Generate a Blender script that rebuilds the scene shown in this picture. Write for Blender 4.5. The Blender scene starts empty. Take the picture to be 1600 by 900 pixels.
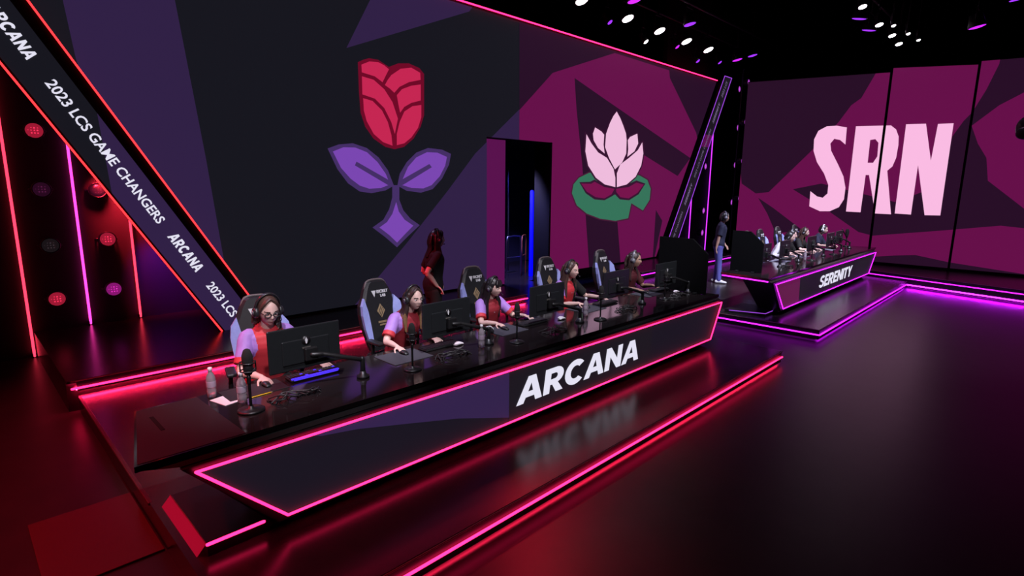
import bpy, bmesh, math, random
from mathutils import Vector, Matrix, Euler
from mathutils.geometry import tessellate_polygon
random.seed(7)
PI = math.pi
SC = bpy.context.scene
COL = SC.collection
V = Vector

# ------------------------------------------------------------------ camera, world, exposure
cam_d = bpy.data.cameras.new('camera')
cam = bpy.data.objects.new('camera', cam_d)
COL.objects.link(cam)
cam_d.sensor_width = 36.0
cam_d.lens = 871.0 / 1600.0 * 36.0
cam_d.clip_end = 200.0
cam.matrix_world = Matrix(((0.70130572, 0.12339779, -0.70209919, 0.0),
                           (-0.71279847, 0.13439328, -0.68837256, 0.0),
                           (0.00941376, 0.98321484, 0.18220854, 2.6),
                           (0, 0, 0, 1)))
SC.camera = cam
w = bpy.data.worlds.new('world')
SC.world = w
w.use_nodes = True
w.node_tree.nodes['Background'].inputs[0].default_value = (0.012, 0.010, 0.016, 1)
w.node_tree.nodes['Background'].inputs[1].default_value = 0.12
SC.view_settings.view_transform = 'Standard'
SC.view_settings.look = 'None'
SC.view_settings.exposure = 0.0
SC.view_settings.gamma = 1.0
SC.view_settings.use_curve_mapping = False
SC.cycles.use_denoising = True
SC.cycles.max_bounces = 6
SC.cycles.sample_clamp_indirect = 4.0
SC.cycles.caustics_reflective = False
SC.cycles.caustics_refractive = False


def spot(name, loc, target, power, color, deg=40, blend=0.6, size=0.12):
    d = bpy.data.lights.new(name, 'SPOT')
    d.energy = power
    d.color = color
    d.spot_size = math.radians(deg)
    d.spot_blend = blend
    d.shadow_soft_size = size
    o = bpy.data.objects.new(name, d)
    COL.objects.link(o)
    o.location = loc
    o.rotation_euler = (V(target) - V(loc)).to_track_quat('-Z', 'Y').to_euler()
    return o


COOL = (0.90, 0.88, 1.0)
RED = (1.0, 0.02, 0.05)
VIO = (0.40, 0.04, 1.0)
# white key lamps over the two teams
for i, x in enumerate((1.75, 3.5, 5.6, 7.6)):
    spot('key_spot', (x - 1.0, 2.2, 7.5), (x + 0.25, 4.75, 1.2), 1500, COOL, 24, 0.8)
for x in (2.0, 3.4, 4.7, 6.2, 7.8):  # added fill from the front, unseen, to brighten the faces
    spot('front_fill', (x - 2.2, -1.5, 6.0), (x, 4.85, 1.25), 1150, (0.95, 0.86, 0.95), 13, 0.6)
for i, x in enumerate((11.2, 14.0, 16.6)):
    spot('key_spot', (x - 2.0, 1.8, 7.0), (x + 0.2, 4.9, 1.2), 3600, (0.8, 0.8, 1.0), 30, 0.7)
# lavender back light from the row above the screens
for x in (2.6, 5.2, 7.8):
    spot('back_spot', (x - 1.6, 8.5, 6.6), (x, 5.2, 1.2), 300, (0.55, 0.5, 1.0), 30)
spot('back_spot', (10.9, 8.5, 6.6), (13.5, 5.3, 1.0), 170, (0.5, 0.4, 1.0), 50)
# red wash on the left floor, violet wash on the right one
spot('floor_spot', (-2.5, 9.5, 6.5), (0.0, 6.0, 0.0), 1300, RED, 60, 0.9)
spot('floor_spot', (-2.0, 4.5, 6.8), (0.0, 4.6, 0.0), 900, RED, 50, 0.9)
spot('floor_spot', (9.2, 8.3, 6.95), (2.75, 1.9, 0.0), 480, RED, 11, 0.9, 0.25)
spot('floor_spot', (0.6, 5.9, 5.2), (4.70, 6.24, 1.42), 1100, RED, 10.5, 0.5)  # added red beam on the coach in black, no fixture
spot('wall_spot', (1.75, 10.3, 2.75), (2.1, 10.75, 2.15), 520, RED, 85, 1.0)
spot('wall_spot', (2.3, 9.8, 1.9), (2.6, 10.72, 1.1), 110, (0.08, 0.02, 1.0), 60, 1.0)
spot('floor_spot', (9.4, 1.8, 7.0), (9.5, 3.3, 0.0), 260, VIO, 28, 0.9)
spot('floor_spot', (14.0, 5.8, 6.6), (15.6, 1.2, 0.0), 420, (0.6, 0.08, 0.9), 46, 0.9)
spot('floor_spot', (13.5, 1.5, 7.0), (12.5, 1.6, 0.0), 420, (0.6, 0.35, 0.6), 50, 0.9)
spot('coach_spot', (12.0, 4.4, 6.8), (13.7, 6.0, 1.2), 130, (0.25, 0.25, 1.0), 22)

# ------------------------------------------------------------------ materials
MATS = {}


def mat(name, col, rough=0.5, metal=0.0, emit=None, es=1.0, spec=0.5, bump=0.0, bscale=40.0, var=0.0, alpha=None, trans=0.0):
    if name in MATS:
        return MATS[name]
    m = bpy.data.materials.new(name)
    m.use_nodes = True
    nt = m.node_tree
    b = nt.nodes['Principled BSDF']
    b.inputs['Base Color'].default_value = (*col, 1)
    b.inputs['Roughness'].default_value = rough
    b.inputs['Metallic'].default_value = metal
    b.inputs['Specular IOR Level'].default_value = spec
    if trans:
        b.inputs['Transmission Weight'].default_value = trans
        b.inputs['IOR'].default_value = 1.33
    if emit is not None:
        b.inputs['Emission Color'].default_value = (*emit, 1)
        b.inputs['Emission Strength'].default_value = es
    if bump or var:
        tc = nt.nodes.new('ShaderNodeTexCoord')
        nz = nt.nodes.new('ShaderNodeTexNoise')
        nz.inputs['Scale'].default_value = bscale
        nz.inputs['Detail'].default_value = 4
        nt.links.new(tc.outputs['Object'], nz.inputs['Vector'])
        if bump:
            bp = nt.nodes.new('ShaderNodeBump')
            bp.inputs['Strength'].default_value = bump
            bp.inputs['Distance'].default_value = 0.01
            nt.links.new(nz.outputs['Fac'], bp.inputs['Height'])
            nt.links.new(bp.outputs['Normal'], b.inputs['Normal'])
        if var:
            mx = nt.nodes.new('ShaderNodeMix')
            mx.data_type = 'RGBA'
            mx.inputs[6].default_value = (*[c * (1 - var) for c in col], 1)
            mx.inputs[7].default_value = (*[min(1, c * (1 + var)) for c in col], 1)
            nt.links.new(nz.outputs['Fac'], mx.inputs[0])
            nt.links.new(mx.outputs[2], b.inputs['Base Color'])
    MATS[name] = m
    return m


def led(name, col, s=1.0):
    return mat(name, (0.01, 0.01, 0.01), 0.6, emit=col, es=s, spec=0.2)


floor_m = mat('floor_lacquer', (0.024, 0.020, 0.022), 0.36, bump=0.05, bscale=3.0, var=0.5)
deck_m = mat('deck_lacquer', (0.022, 0.017, 0.018), 0.25, bump=0.025, bscale=5.0, var=0.4)
black_m = mat('matte_black', (0.008, 0.008, 0.009), 0.75, spec=0.2, var=0.2)
drape_m = mat('black_drape', (0.006, 0.006, 0.007), 0.95, spec=0.05, bump=0.2, bscale=9)
gloss_m = mat('gloss_black', (0.016, 0.012, 0.013), 0.09, var=0.2)
satin_m = mat('satin_black', (0.012, 0.012, 0.013), 0.38, var=0.2)
plastic_m = mat('black_plastic', (0.02, 0.02, 0.022), 0.35, var=0.2)
metal_m = mat('dark_metal', (0.06, 0.06, 0.065), 0.4, 0.8, var=0.2)
steel_m = mat('steel', (0.45, 0.45, 0.48), 0.3, 1.0, var=0.1)
edge_m = mat('worn_edge', (0.22, 0.14, 0.13), 0.5, var=0.3)
grey_m = mat('grey_carpet', (0.05, 0.035, 0.04), 0.8, bump=0.2, bscale=120)
PINK = led('strip_pink', (1.0, 0.0140, 0.100), 6.0)
FOOTR = led('foot_red', (1.0, 0.015, 0.075), 26.0)
FOOTM = led('foot_magenta', (0.50, 0.004, 0.75), 14.0)
FOOTB = led('foot_magenta_bright', (0.55, 0.004, 1.0), 130.0)
FOOTL = led('foot_ledge_red', (1.0, 0.012, 0.07), 110.0)
REDS = led('strip_red', (1.0, 0.025, 0.03), 3.0)
MAGS = led('strip_magenta', (0.62, 0.014, 0.85), 3.4)
MAGB = led('strip_magenta_bright', (0.70, 0.02, 1.0), 8.0)
DIMV = led('strip_violet_dim', (0.28, 0.05, 0.6), 1.3)
ART = {
    'led_navy': led('led_navy', (0.0085, 0.0085, 0.0135)),
    'led_purple': led('led_purple', (0.030, 0.0150, 0.060)),
    'led_magenta': led('led_magenta', (0.130, 0.0050, 0.066)),
    'led_plum': led('led_plum', (0.0205, 0.0046, 0.0195)),
    'led_strip': led('led_strip', (0.10, 0.006, 0.075)),
    'rose_red': led('rose_red', (0.56, 0.020, 0.085)),
    'rose_line': led('rose_line', (0.155, 0.003, 0.020)),
    'leaf_line': led('leaf_line', (0.058, 0.028, 0.130)),
    'leaf_line2': led('leaf_line2', (0.058, 0.028, 0.130)),
    'leaf_fill': led('leaf_fill', (0.195, 0.062, 0.440)),
    'pad_line': led('pad_line', (0.060, 0.010, 0.035)),
    'pad_green': led('pad_green', (0.034, 0.170, 0.100)),
    'lotus_dark': led('lotus_dark', (0.035, 0.006, 0.028)),
    'lotus_mag': led('lotus_mag', (0.180, 0.006, 0.070)),
    'lotus_pink': led('lotus_pink', (0.86, 0.50, 0.72)),
    'text_pink': led('text_pink', (0.96, 0.50, 0.77)),
    'text_dim': led('text_dim', (0.16, 0.12, 0.22)),
    'text_white': led('text_white', (0.78, 0.76, 0.90)),
    'desk_navy': led('desk_navy', (0.0095, 0.0080, 0.0150)),
    'desk_purple': led('desk_purple', (0.032, 0.017, 0.070)),
    'desk_mag': led('desk_mag', (0.115, 0.010, 0.060)),
    'desk_grey': led('desk_grey', (0.0115, 0.0090, 0.0140)),
}

# ------------------------------------------------------------------ mesh helpers


class MB:
    """collects shapes into one mesh with several material slots"""

    def __init__(s):
        s.bm = bmesh.new()
        s.mats = []

    def mi(s, m):
        if m is None:
            return 0
        if m not in s.mats:
            s.mats.append(m)
        return s.mats.index(m)

    def raw(s, verts, faces, m=None, X=None, smooth=False):
        k = s.mi(m)
        vs = [s.bm.verts.new(X @ V(v) if X else V(v)) for v in verts]
        for f in faces:
            try:
                fc = s.bm.faces.new([vs[i] for i in f])
                fc.material_index = k
                fc.smooth = smooth
            except ValueError:
                pass
        return s

    def box(s, c, d, m=None, X=None, bev=0.0, rot=None):
        t = bmesh.new()
        bmesh.ops.create_cube(t, size=1.0)
        for v in t.verts:
            v.co = V((v.co.x * d[0], v.co.y * d[1], v.co.z * d[2]))
        if bev > 0:
            bmesh.ops.bevel(t, geom=list(t.edges), offset=min(bev, min(d) * 0.45), segments=2, affect='EDGES', profile=0.5)
        T = Matrix.Translation(c)
        if rot:
            T = T @ Euler(rot).to_matrix().to_4x4()
        if X:
            T = X @ T
        t.verts.index_update()
        s.raw([T @ v.co for v in t.verts], [[v.index for v in f.verts] for f in t.faces], m)
        t.free()
        return s

    def prism(s, poly, a, b, m=None, X=None, bev=0):
        """poly = list of 3-D points (planar); extruded along vector a..b"""
        n = len(poly)
        A, B = V(a), V(b)
        v = [V(p) + A for p in poly] + [V(p) + B for p in poly]
        tri = tessellate_polygon([[V(p) for p in poly]])
        f = [list(t) for t in tri] + [[i + n for i in reversed(t)] for t in tri]
        f += [[i, (i + 1) % n, (i + 1) % n + n, i + n] for i in range(n)]
        s.raw(v, f, m, X)
        return s

    def lathe(s, prof, m=None, X=None, n=20, smooth=True):
        v, f = [], []
        for r, z in prof:
            for i in range(n):
                a = 2 * PI * i / n
                v.append((max(r, 1e-4) * math.cos(a), max(r, 1e-4) * math.sin(a), z))
        for j in range(len(prof) - 1):
            for i in range(n):
                k = (i + 1) % n
                f.append([j * n + i, j * n + k, (j + 1) * n + k, (j + 1) * n + i])
        f.append([i for i in range(n)][::-1])
        f.append([(len(prof) - 1) * n + i for i in range(n)])
        s.raw(v, f, m, X, smooth)
        return s

    def loft(s, pts, rad, m=None, X=None, n=12, sub=3, hint=(0, 0, 1), smooth=True, round_ends=True):
        """swept tube; rad entries r or (ra, rb): ra along hint-ish side axis"""
        P = [V(p) for p in pts]
        Rr = [(r, r) if not isinstance(r, (tuple, list)) else r for r in rad]
        Q, S = [], []
        if sub > 1 and len(P) > 2:
            for i in range(len(P) - 1):
                p0 = P[max(i - 1, 0)]; p1 = P[i]; p2 = P[i + 1]; p3 = P[min(i + 2, len(P) - 1)]
                for k in range(sub):
                    t = k / sub
                    q = 0.5 * ((2 * p1) + (p2 - p0) * t + (2 * p0 - 5 * p1 + 4 * p2 - p3) * t * t + (3 * p1 - p0 - 3 * p2 + p3) * t ** 3)
                    Q.append(q)
                    u = t * t * (3 - 2 * t)
                    S.append(tuple(Rr[i][c] * (1 - u) + Rr[i + 1][c] * u for c in (0, 1)))
            Q.append(P[-1]); S.append(Rr[-1])
        else:
            Q, S = P, Rr
        if round_ends:
            d0 = (Q[0] - Q[1]).normalized(); d1 = (Q[-1] - Q[-2]).normalized()
            r0 = min(S[0]); r1 = min(S[-1])
            Q = [Q[0] + d0 * r0 * 0.9, Q[0] + d0 * r0 * 0.6] + Q + [Q[-1] + d1 * r1 * 0.6, Q[-1] + d1 * r1 * 0.9]
            S = [tuple(a * 0.35 for a in S[0]), tuple(a * 0.78 for a in S[0])] + S + [tuple(a * 0.78 for a in S[-1]), tuple(a * 0.35 for a in S[-1])]
        v, f = [], []
        side = None
        for i, q in enumerate(Q):
            t = (Q[min(i + 1, len(Q) - 1)] - Q[max(i - 1, 0)]).normalized()
            if side is None:
                h = V(hint)
                if abs(t.dot(h)) > 0.93:
                    h = V((0, 1, 0)) if abs(t.y) < 0.9 else V((1, 0, 0))
                side = t.cross(h).normalized()
            else:
                side = (side - t * side.dot(t)).normalized()
            up = side.cross(t).normalized()
            for k in range(n):
                a = 2 * PI * k / n
                v.append(q + side * (S[i][0] * math.cos(a)) + up * (S[i][1] * math.sin(a)))
        L = len(Q)
        for i in range(L - 1):
            for k in range(n):
                k2 = (k + 1) % n
                f.append([i * n + k, i * n + k2, (i + 1) * n + k2, (i + 1) * n + k])
        f.append([k for k in range(n)][::-1])
        f.append([(L - 1) * n + k for k in range(n)])
        s.raw(v, f, m, X, smooth)
        return s

    def bar(s, pts, r, m=None, X=None, n=8):
        """polyline tube with sharp joints"""
        for a, b in zip(pts[:-1], pts[1:]):
            s.loft([a, b], [r, r], m, X, n=n, sub=1, round_ends=True)
        return s

    def ellipsoid(s, c, r, m=None, X=None, nu=20, nv=14, fn=None):
        v, f = [], []
        for j in range(nv + 1):
            th = PI * j / nv
            for i in range(nu):
                a = 2 * PI * i / nu
                p = V((math.sin(th) * math.cos(a), math.sin(th) * math.sin(a), math.cos(th)))
                p = fn(p) if fn else V((p.x * r[0], p.y * r[1], p.z * r[2]))
                v.append(p + V(c))
        for j in range(nv):
            for i in range(nu):
                k = (i + 1) % nu
                f.append([j * nu + i, (j + 1) * nu + i, (j + 1) * nu + k, j * nu + k])
        s.raw(v, f, m, X, True)
        bmesh.ops.remove_doubles(s.bm, verts=s.bm.verts[-len(v):], dist=1e-6)
        return s

    def mesh(s, name, X=None):
        bmesh.ops.recalc_face_normals(s.bm, faces=s.bm.faces)
        me = bpy.data.meshes.new(name)
        if X:
            s.bm.transform(X)
        s.bm.to_mesh(me)
        s.bm.free()
        for m in s.mats:
            me.materials.append(m)
        return me

    def obj(s, name, parent=None, label=None, cat=None, group=None, kind=None, loc=None, rot=None):
        o = bpy.data.objects.new(name, s.mesh(name))
        COL.objects.link(o)
        if parent:
            o.parent = parent
        if loc:
            o.location = loc
        if rot:
            o.rotation_euler = rot
        return tag(o, label, cat, group, kind)


def tag(o, label=None, cat=None, group=None, kind=None):
    if label: o['label'] = label
    if cat: o['category'] = cat
    if group: o['group'] = group
    if kind: o['kind'] = kind
    return o


def thing(name, label, cat, loc=(0, 0, 0), rz=0.0, group=None):
    o = bpy.data.objects.new(name, None)
    COL.objects.link(o)
    o.location = loc
    o.rotation_euler = (0, 0, rz)
    return tag(o, label, cat, group)


def kids(o):
    return [c for c in list(COL.objects) if c.parent == o]


CH = {}


def dup(root, loc, rz, label, group=None):
    r = root.copy()
    COL.objects.link(r)
    r.location = loc
    r.rotation_euler = (0, 0, rz)
    r['label'] = label
    if group: r['group'] = group

    def rec(src, dst):
        if src.name not in CH:
            CH[src.name] = [c for c in bpy.data.objects if c.parent == src]
        for c in CH[src.name]:
            d = c.copy()
            COL.objects.link(d)
            d.parent = dst
            rec(c, d)
    rec(root, r)
    return r


def remesh(mb, name, voxel, mats, smooth=2, pick=None):
    """one continuous surface from overlapping lofts"""
    bmesh.ops.recalc_face_normals(mb.bm, faces=mb.bm.faces)
    me = bpy.data.meshes.new('tmp')
    mb.bm.to_mesh(me)
    mb.bm.free()
    o = bpy.data.objects.new('tmp', me)
    COL.objects.link(o)
    r = o.modifiers.new('r', 'REMESH'); r.mode = 'VOXEL'; r.voxel_size = voxel
    if smooth:
        q = o.modifiers.new('s', 'SMOOTH'); q.factor = 0.5; q.iterations = smooth
    dg = bpy.context.evaluated_depsgraph_get()
    out = bpy.data.meshes.new_from_object(o.evaluated_get(dg))
    bpy.data.objects.remove(o)
    out.name = name
    out.materials.clear()
    for m in mats:
        out.materials.append(m)
    for p in out.polygons:
        p.use_smooth = True
        p.material_index = pick(p.center) if pick else 0
    return out


def link(name, me, parent=None):
    o = bpy.data.objects.new(name, me)
    COL.objects.link(o)
    if parent: o.parent = parent
    return o


def text_mesh(s, size, m, X, extrude=0.002, bold=0.0, sx=1.0, shear=0.0, align='LEFT', spacing=1.0):
    c = bpy.data.curves.new('txt', 'FONT')
    c.body = s; c.size = size; c.extrude = extrude; c.offset = bold; c.shear = shear
    c.align_x = align; c.space_character = spacing
    c.resolution_u = 3
    o = bpy.data.objects.new('txt', c)
    COL.objects.link(o)
    dg = bpy.context.evaluated_depsgraph_get()
    dg.update()
    me = bpy.data.meshes.new_from_object(o.evaluated_get(dg))
    bpy.data.objects.remove(o)
    me.transform(X @ Matrix.Diagonal((sx, 1, 1, 1)))
    me.materials.clear()
    me.materials.append(m)
    return me


def clip(poly, planes):
    """Sutherland-Hodgman: keep a*x+b*z<=c"""
    for a, b, c in planes:
        res = []
        for i in range(len(poly)):
            p, q = poly[i], poly[(i + 1) % len(poly)]
            dp = a * p[0] + b * p[1] - c
            dq = a * q[0] + b * q[1] - c
            if dp <= 0: res.append(p)
            if dp * dq < 0:
                t = dp / (dp - dq)
                res.append((p[0] + (q[0] - p[0]) * t, p[1] + (q[1] - p[1]) * t))
        poly = res
        if len(poly) < 3: return []
    return poly


def flat(mb, loops, m, P, layer):
    """thin raised graphic: loops of (u,v) -> P(u,v,depth)"""
    top = [[P(u, v, layer) for u, v in L] for L in loops]
    bot = [[P(u, v, layer - 0.0012) for u, v in L] for L in loops]
    tri = tessellate_polygon([[V((u, v, 0)) for u, v in L] for L in loops])
    n = sum(len(L) for L in loops)
    v = [p for L in top for p in L] + [p for L in bot for p in L]
    f = [list(t) for t in tri]
    k = 0
    for L in loops:
        c = len(L)
        f += [[k + i, k + (i + 1) % c, k + (i + 1) % c + n, k + i + n] for i in range(c)]
        k += c
    mb.raw(v, f, m)


# block letters in a 0..1 high box (outer loop, holes), width given
def arc(cx, cy, rx, ry, a0, a1, n=8):
    return [(cx + rx * math.cos(math.radians(a0 + (a1 - a0) * i / n)), cy + ry * math.sin(math.radians(a0 + (a1 - a0) * i / n))) for i in range(n + 1)]


t = 0.27
GL = {
    'A': (1.05, [[(0, 0), (0.37, 1), (0.68, 1), (1.05, 0), (0.77, 0), (0.70, 0.2), (0.35, 0.2), (0.28, 0)], [(0.425, 0.41), (0.625, 0.41), (0.525, 0.73)]]),
    'R': (0.88, [[(0, 0), (0, 1), (0.48, 1)] + arc(0.5, 0.68, 0.34, 0.32, 88, -75, 10) + [(0.62, 0.36), (0.88, 0), (0.56, 0), (0.36, 0.33), (t, 0.33), (t, 0)], [(t, 0.55), (0.46, 0.55)] + arc(0.46, 0.665, 0.11, 0.115, -80, 80, 5) + [(0.46, 0.78), (t, 0.78)]]),
    'C': (0.92, [arc(0.5, 0.5, 0.5, 0.52, 42, 318, 18) + arc(0.5, 0.5, 0.235, 0.27, 312, 48, 14)]),
    'N': (0.92, [[(0, 0), (0, 1), (0.26, 1), (0.66, 0.44), (0.66, 1), (0.92, 1), (0.92, 0), (0.68, 0), (0.26, 0.58), (0.26, 0)]]),
    'S': (0.80, [arc(0.41, 0.735, 0.38, 0.28, 20, 270, 14) + [(0.44, 0.445)] + arc(0.42, 0.30, 0.13, 0.11, 70, -90, 7) + [(0.36, 0.19)] + arc(0.40, 0.30, 0.15, 0.11, 265, 200, 3) + [(0.0, 0.27)] + arc(0.40, 0.28, 0.40, 0.29, 195, 430, 14) + [(0.40, 0.60)] + arc(0.40, 0.71, 0.12, 0.09, 260, 100, 6) + arc(0.41, 0.71, 0.13, 0.10, 90, 25, 4)]),
    'E': (0.68, [[(0, 0), (0, 1), (0.66, 1), (0.66, 0.78), (t, 0.78), (t, 0.61), (0.6, 0.61), (0.6, 0.4), (t, 0.4), (t, 0.22), (0.68, 0.22), (0.68, 0)]]),
    'I': (0.27, [[(0, 0), (0, 1), (t, 1), (t, 0)]]),
    'T': (0.74, [[(0.235, 0), (0.235, 0.78), (0, 0.78), (0, 1), (0.74, 1), (0.74, 0.78), (0.505, 0.78), (0.505, 0)]]),
    'Y': (0.90, [[(0.315, 0), (0.315, 0.40), (0, 1), (0.29, 1), (0.45, 0.64), (0.61, 1), (0.90, 1), (0.585, 0.40), (0.585, 0)]]),
}


def block_word(mb, word, x0, x1, z0, h, m, P, layer, shear=0.2, gap=0.13):
    tot = sum(GL[c][0] for c in word) + gap * (len(word) - 1)
    k = (x1 - x0 - shear * h) / tot
    x = 0.0
    for c in word:
        wd, loops = GL[c]
        flat(mb, [[(x0 + (x + u) * k + v * h * shear, z0 + v * h) for u, v in L] for L in loops], m, P, layer)
        x += wd + gap
ROSE = [
    ('rose_line', [(5.332, 4.639), (5.434, 4.693), (5.55, 4.738), (5.738, 4.74), (5.952, 4.653), (6.154, 4.744), (6.386, 4.779), (6.623, 4.731), (6.729, 4.641), (6.711, 3.892), (6.623, 3.668), (6.454, 3.441), (6.236, 3.278), (6.027, 3.224), (5.827, 3.256), (5.588, 3.386), (5.43, 3.577), (5.348, 3.808), (5.332, 4.158)]),
    ('rose_red', [(5.398, 4.61), (5.557, 4.685), (5.736, 4.7), (5.855, 4.667), (5.951, 4.613), (5.81, 4.375), (5.655, 4.453), (5.401, 4.484)]),
    ('rose_red', [(5.857, 4.333), (5.92, 4.429), (5.997, 4.52), (6.202, 4.658), (6.436, 4.712), (6.637, 4.649), (6.644, 4.524), (6.376, 4.448), (6.166, 4.339), (6.051, 4.223), (5.964, 4.281)]),
    ('rose_red', [(5.398, 4.418), (5.629, 4.391), (5.84, 4.258), (6.005, 4.054), (6.112, 3.775), (6.036, 3.498), (5.968, 3.701), (5.828, 3.934), (5.64, 4.075), (5.394, 4.119)]),
    ('rose_red', [(5.405, 4.057), (5.591, 4.03), (5.777, 3.888), (5.893, 3.695), (5.96, 3.472), (5.978, 3.285), (5.78, 3.336), (5.591, 3.468), (5.458, 3.679), (5.41, 3.853)]),
    ('rose_red', [(6.101, 4.187), (6.216, 4.304), (6.427, 4.392), (6.642, 4.44), (6.635, 4.151), (6.418, 4.085), (6.258, 3.997), (6.162, 3.884), (6.131, 4.026)]),
    ('rose_red', [(6.071, 3.299), (6.077, 3.501), (6.146, 3.716), (6.256, 3.914), (6.443, 4.029), (6.644, 4.07), (6.638, 3.842), (6.556, 3.642), (6.4, 3.459), (6.238, 3.342)]),
    ('leaf_line', [(4.691, 3.169), (4.897, 3.246), (5.164, 3.281), (5.438, 3.215), (5.672, 3.062), (5.861, 2.838), (5.979, 2.562), (5.798, 2.476), (5.5, 2.426), (5.264, 2.456), (5.041, 2.597), (4.853, 2.833)]),
    ('leaf_line', [(7.352, 3.199), (7.126, 3.27), (6.78, 3.284), (6.501, 3.183), (6.28, 3.0), (6.115, 2.779), (6.056, 2.563), (6.264, 2.467), (6.591, 2.431), (6.877, 2.499), (7.116, 2.707), (7.301, 2.989)]),
    ('leaf_line', [(5.943, 2.571), (6.098, 2.572), (6.089, 2.301), (6.173, 2.102), (6.33, 1.94), (6.547, 1.804), (6.265, 1.604), (6.007, 1.409), (5.765, 1.611), (5.494, 1.808), (5.727, 1.94), (5.861, 2.131), (5.935, 2.346)]),
    ('leaf_fill', [(4.782, 3.124), (4.982, 3.204), (5.206, 3.211), (5.435, 3.142), (5.644, 2.978), (5.809, 2.773), (5.892, 2.583), (5.699, 2.518), (5.455, 2.505), (5.268, 2.558), (5.09, 2.679), (4.92, 2.855)]),
    ('leaf_fill', [(7.243, 3.134), (7.008, 3.206), (6.75, 3.203), (6.498, 3.095), (6.304, 2.914), (6.181, 2.694), (6.151, 2.576), (6.373, 2.52), (6.649, 2.512), (6.85, 2.576), (7.058, 2.752), (7.198, 2.963)]),
    ('leaf_fill', [(6.015, 2.259), (6.066, 2.082), (6.194, 1.923), (6.391, 1.802), (6.185, 1.641), (6.01, 1.499), (5.843, 1.651), (5.636, 1.801), (5.801, 1.894), (5.924, 2.042)]),
    ('leaf_line2', [(5.218, 2.972), (5.88, 2.656), (5.912, 2.562), (5.842, 2.574), (5.183, 2.906)]),
    ('leaf_line2', [(6.802, 2.982), (6.138, 2.667), (6.108, 2.563), (6.183, 2.581), (6.858, 2.921)]),
]
LOTUS = [
    ('pad_line', [(11.253, 2.401), (11.313, 2.633), (11.539, 2.812), (11.978, 2.954), (12.763, 3.013), (13.839, 2.997), (14.447, 2.935), (14.922, 2.802), (15.152, 2.517), (15.111, 2.176), (14.721, 1.842), (14.104, 2.049), (13.978, 1.64), (13.287, 1.591), (12.526, 1.681), (11.927, 1.837), (11.466, 2.076)]),
    ('pad_green', [(11.297, 2.401), (11.35, 2.622), (11.568, 2.79), (11.98, 2.921), (12.765, 2.984), (13.842, 2.96), (14.427, 2.896), (14.863, 2.776), (15.076, 2.517), (15.047, 2.19), (14.705, 1.881), (14.053, 2.107), (13.928, 1.68), (13.285, 1.628), (12.544, 1.716), (11.944, 1.871), (11.511, 2.092)]),
    ('lotus_dark', [(11.583, 2.679), (12.041, 2.695), (12.231, 2.754), (12.688, 2.62), (13.214, 2.575), (13.758, 2.626), (14.263, 2.756), (14.762, 2.671), (14.418, 2.357), (13.931, 2.191), (13.457, 2.221), (13.208, 2.363), (13.042, 2.304), (12.716, 2.206), (12.262, 2.235), (11.867, 2.399)]),
    ('lotus_mag', [(11.658, 2.646), (12.092, 2.644), (12.234, 2.697), (12.692, 2.561), (13.175, 2.514), (13.038, 2.364), (12.712, 2.26), (12.308, 2.293), (11.912, 2.439)]),
    ('lotus_mag', [(13.24, 2.515), (13.876, 2.565), (14.269, 2.693), (14.668, 2.639), (14.354, 2.402), (13.903, 2.247), (13.475, 2.282), (13.268, 2.424)]),
    ('lotus_dark', [(11.737, 3.949), (12.075, 3.752), (12.035, 3.943), (12.148, 4.122), (12.494, 4.037), (12.616, 3.983), (12.777, 4.279), (13.113, 4.61), (13.536, 4.236), (13.707, 3.899), (13.81, 3.995), (14.231, 4.115), (14.316, 3.826), (14.545, 3.902), (14.629, 3.532), (14.522, 3.151), (14.233, 2.83), (13.783, 2.596), (13.272, 2.515), (13.197, 2.514), (12.67, 2.584), (12.23, 2.771), (11.858, 3.086), (11.726, 3.457)]),
    ('lotus_pink', [(13.116, 4.565), (13.308, 4.398), (13.462, 4.219), (13.608, 4.023), (13.656, 3.848), (13.664, 3.489), (13.486, 3.241), (13.147, 3.04), (12.844, 3.336), (12.641, 3.615), (12.668, 3.959), (12.83, 4.255), (12.97, 4.437)]),
    ('lotus_pink', [(12.17, 4.079), (12.447, 4.0), (12.58, 3.924), (12.568, 3.668), (12.633, 3.443), (12.327, 3.57), (12.123, 3.755), (12.084, 3.918)]),
    ('lotus_pink', [(14.178, 4.062), (13.814, 3.947), (13.711, 3.851), (13.753, 3.613), (13.726, 3.401), (14.073, 3.568), (14.249, 3.792)]),
    ('lotus_pink', [(11.805, 3.883), (12.033, 3.666), (12.334, 3.458), (12.742, 3.332), (13.072, 3.05), (13.174, 2.814), (13.193, 2.563), (12.687, 2.631), (12.277, 2.801), (11.923, 3.104), (11.782, 3.46)]),
    ('lotus_pink', [(14.456, 3.835), (14.243, 3.607), (13.807, 3.374), (13.382, 3.178), (13.24, 2.935), (13.268, 2.563), (13.757, 2.639), (14.195, 2.861), (14.46, 3.18), (14.545, 3.528)]),
]
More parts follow.
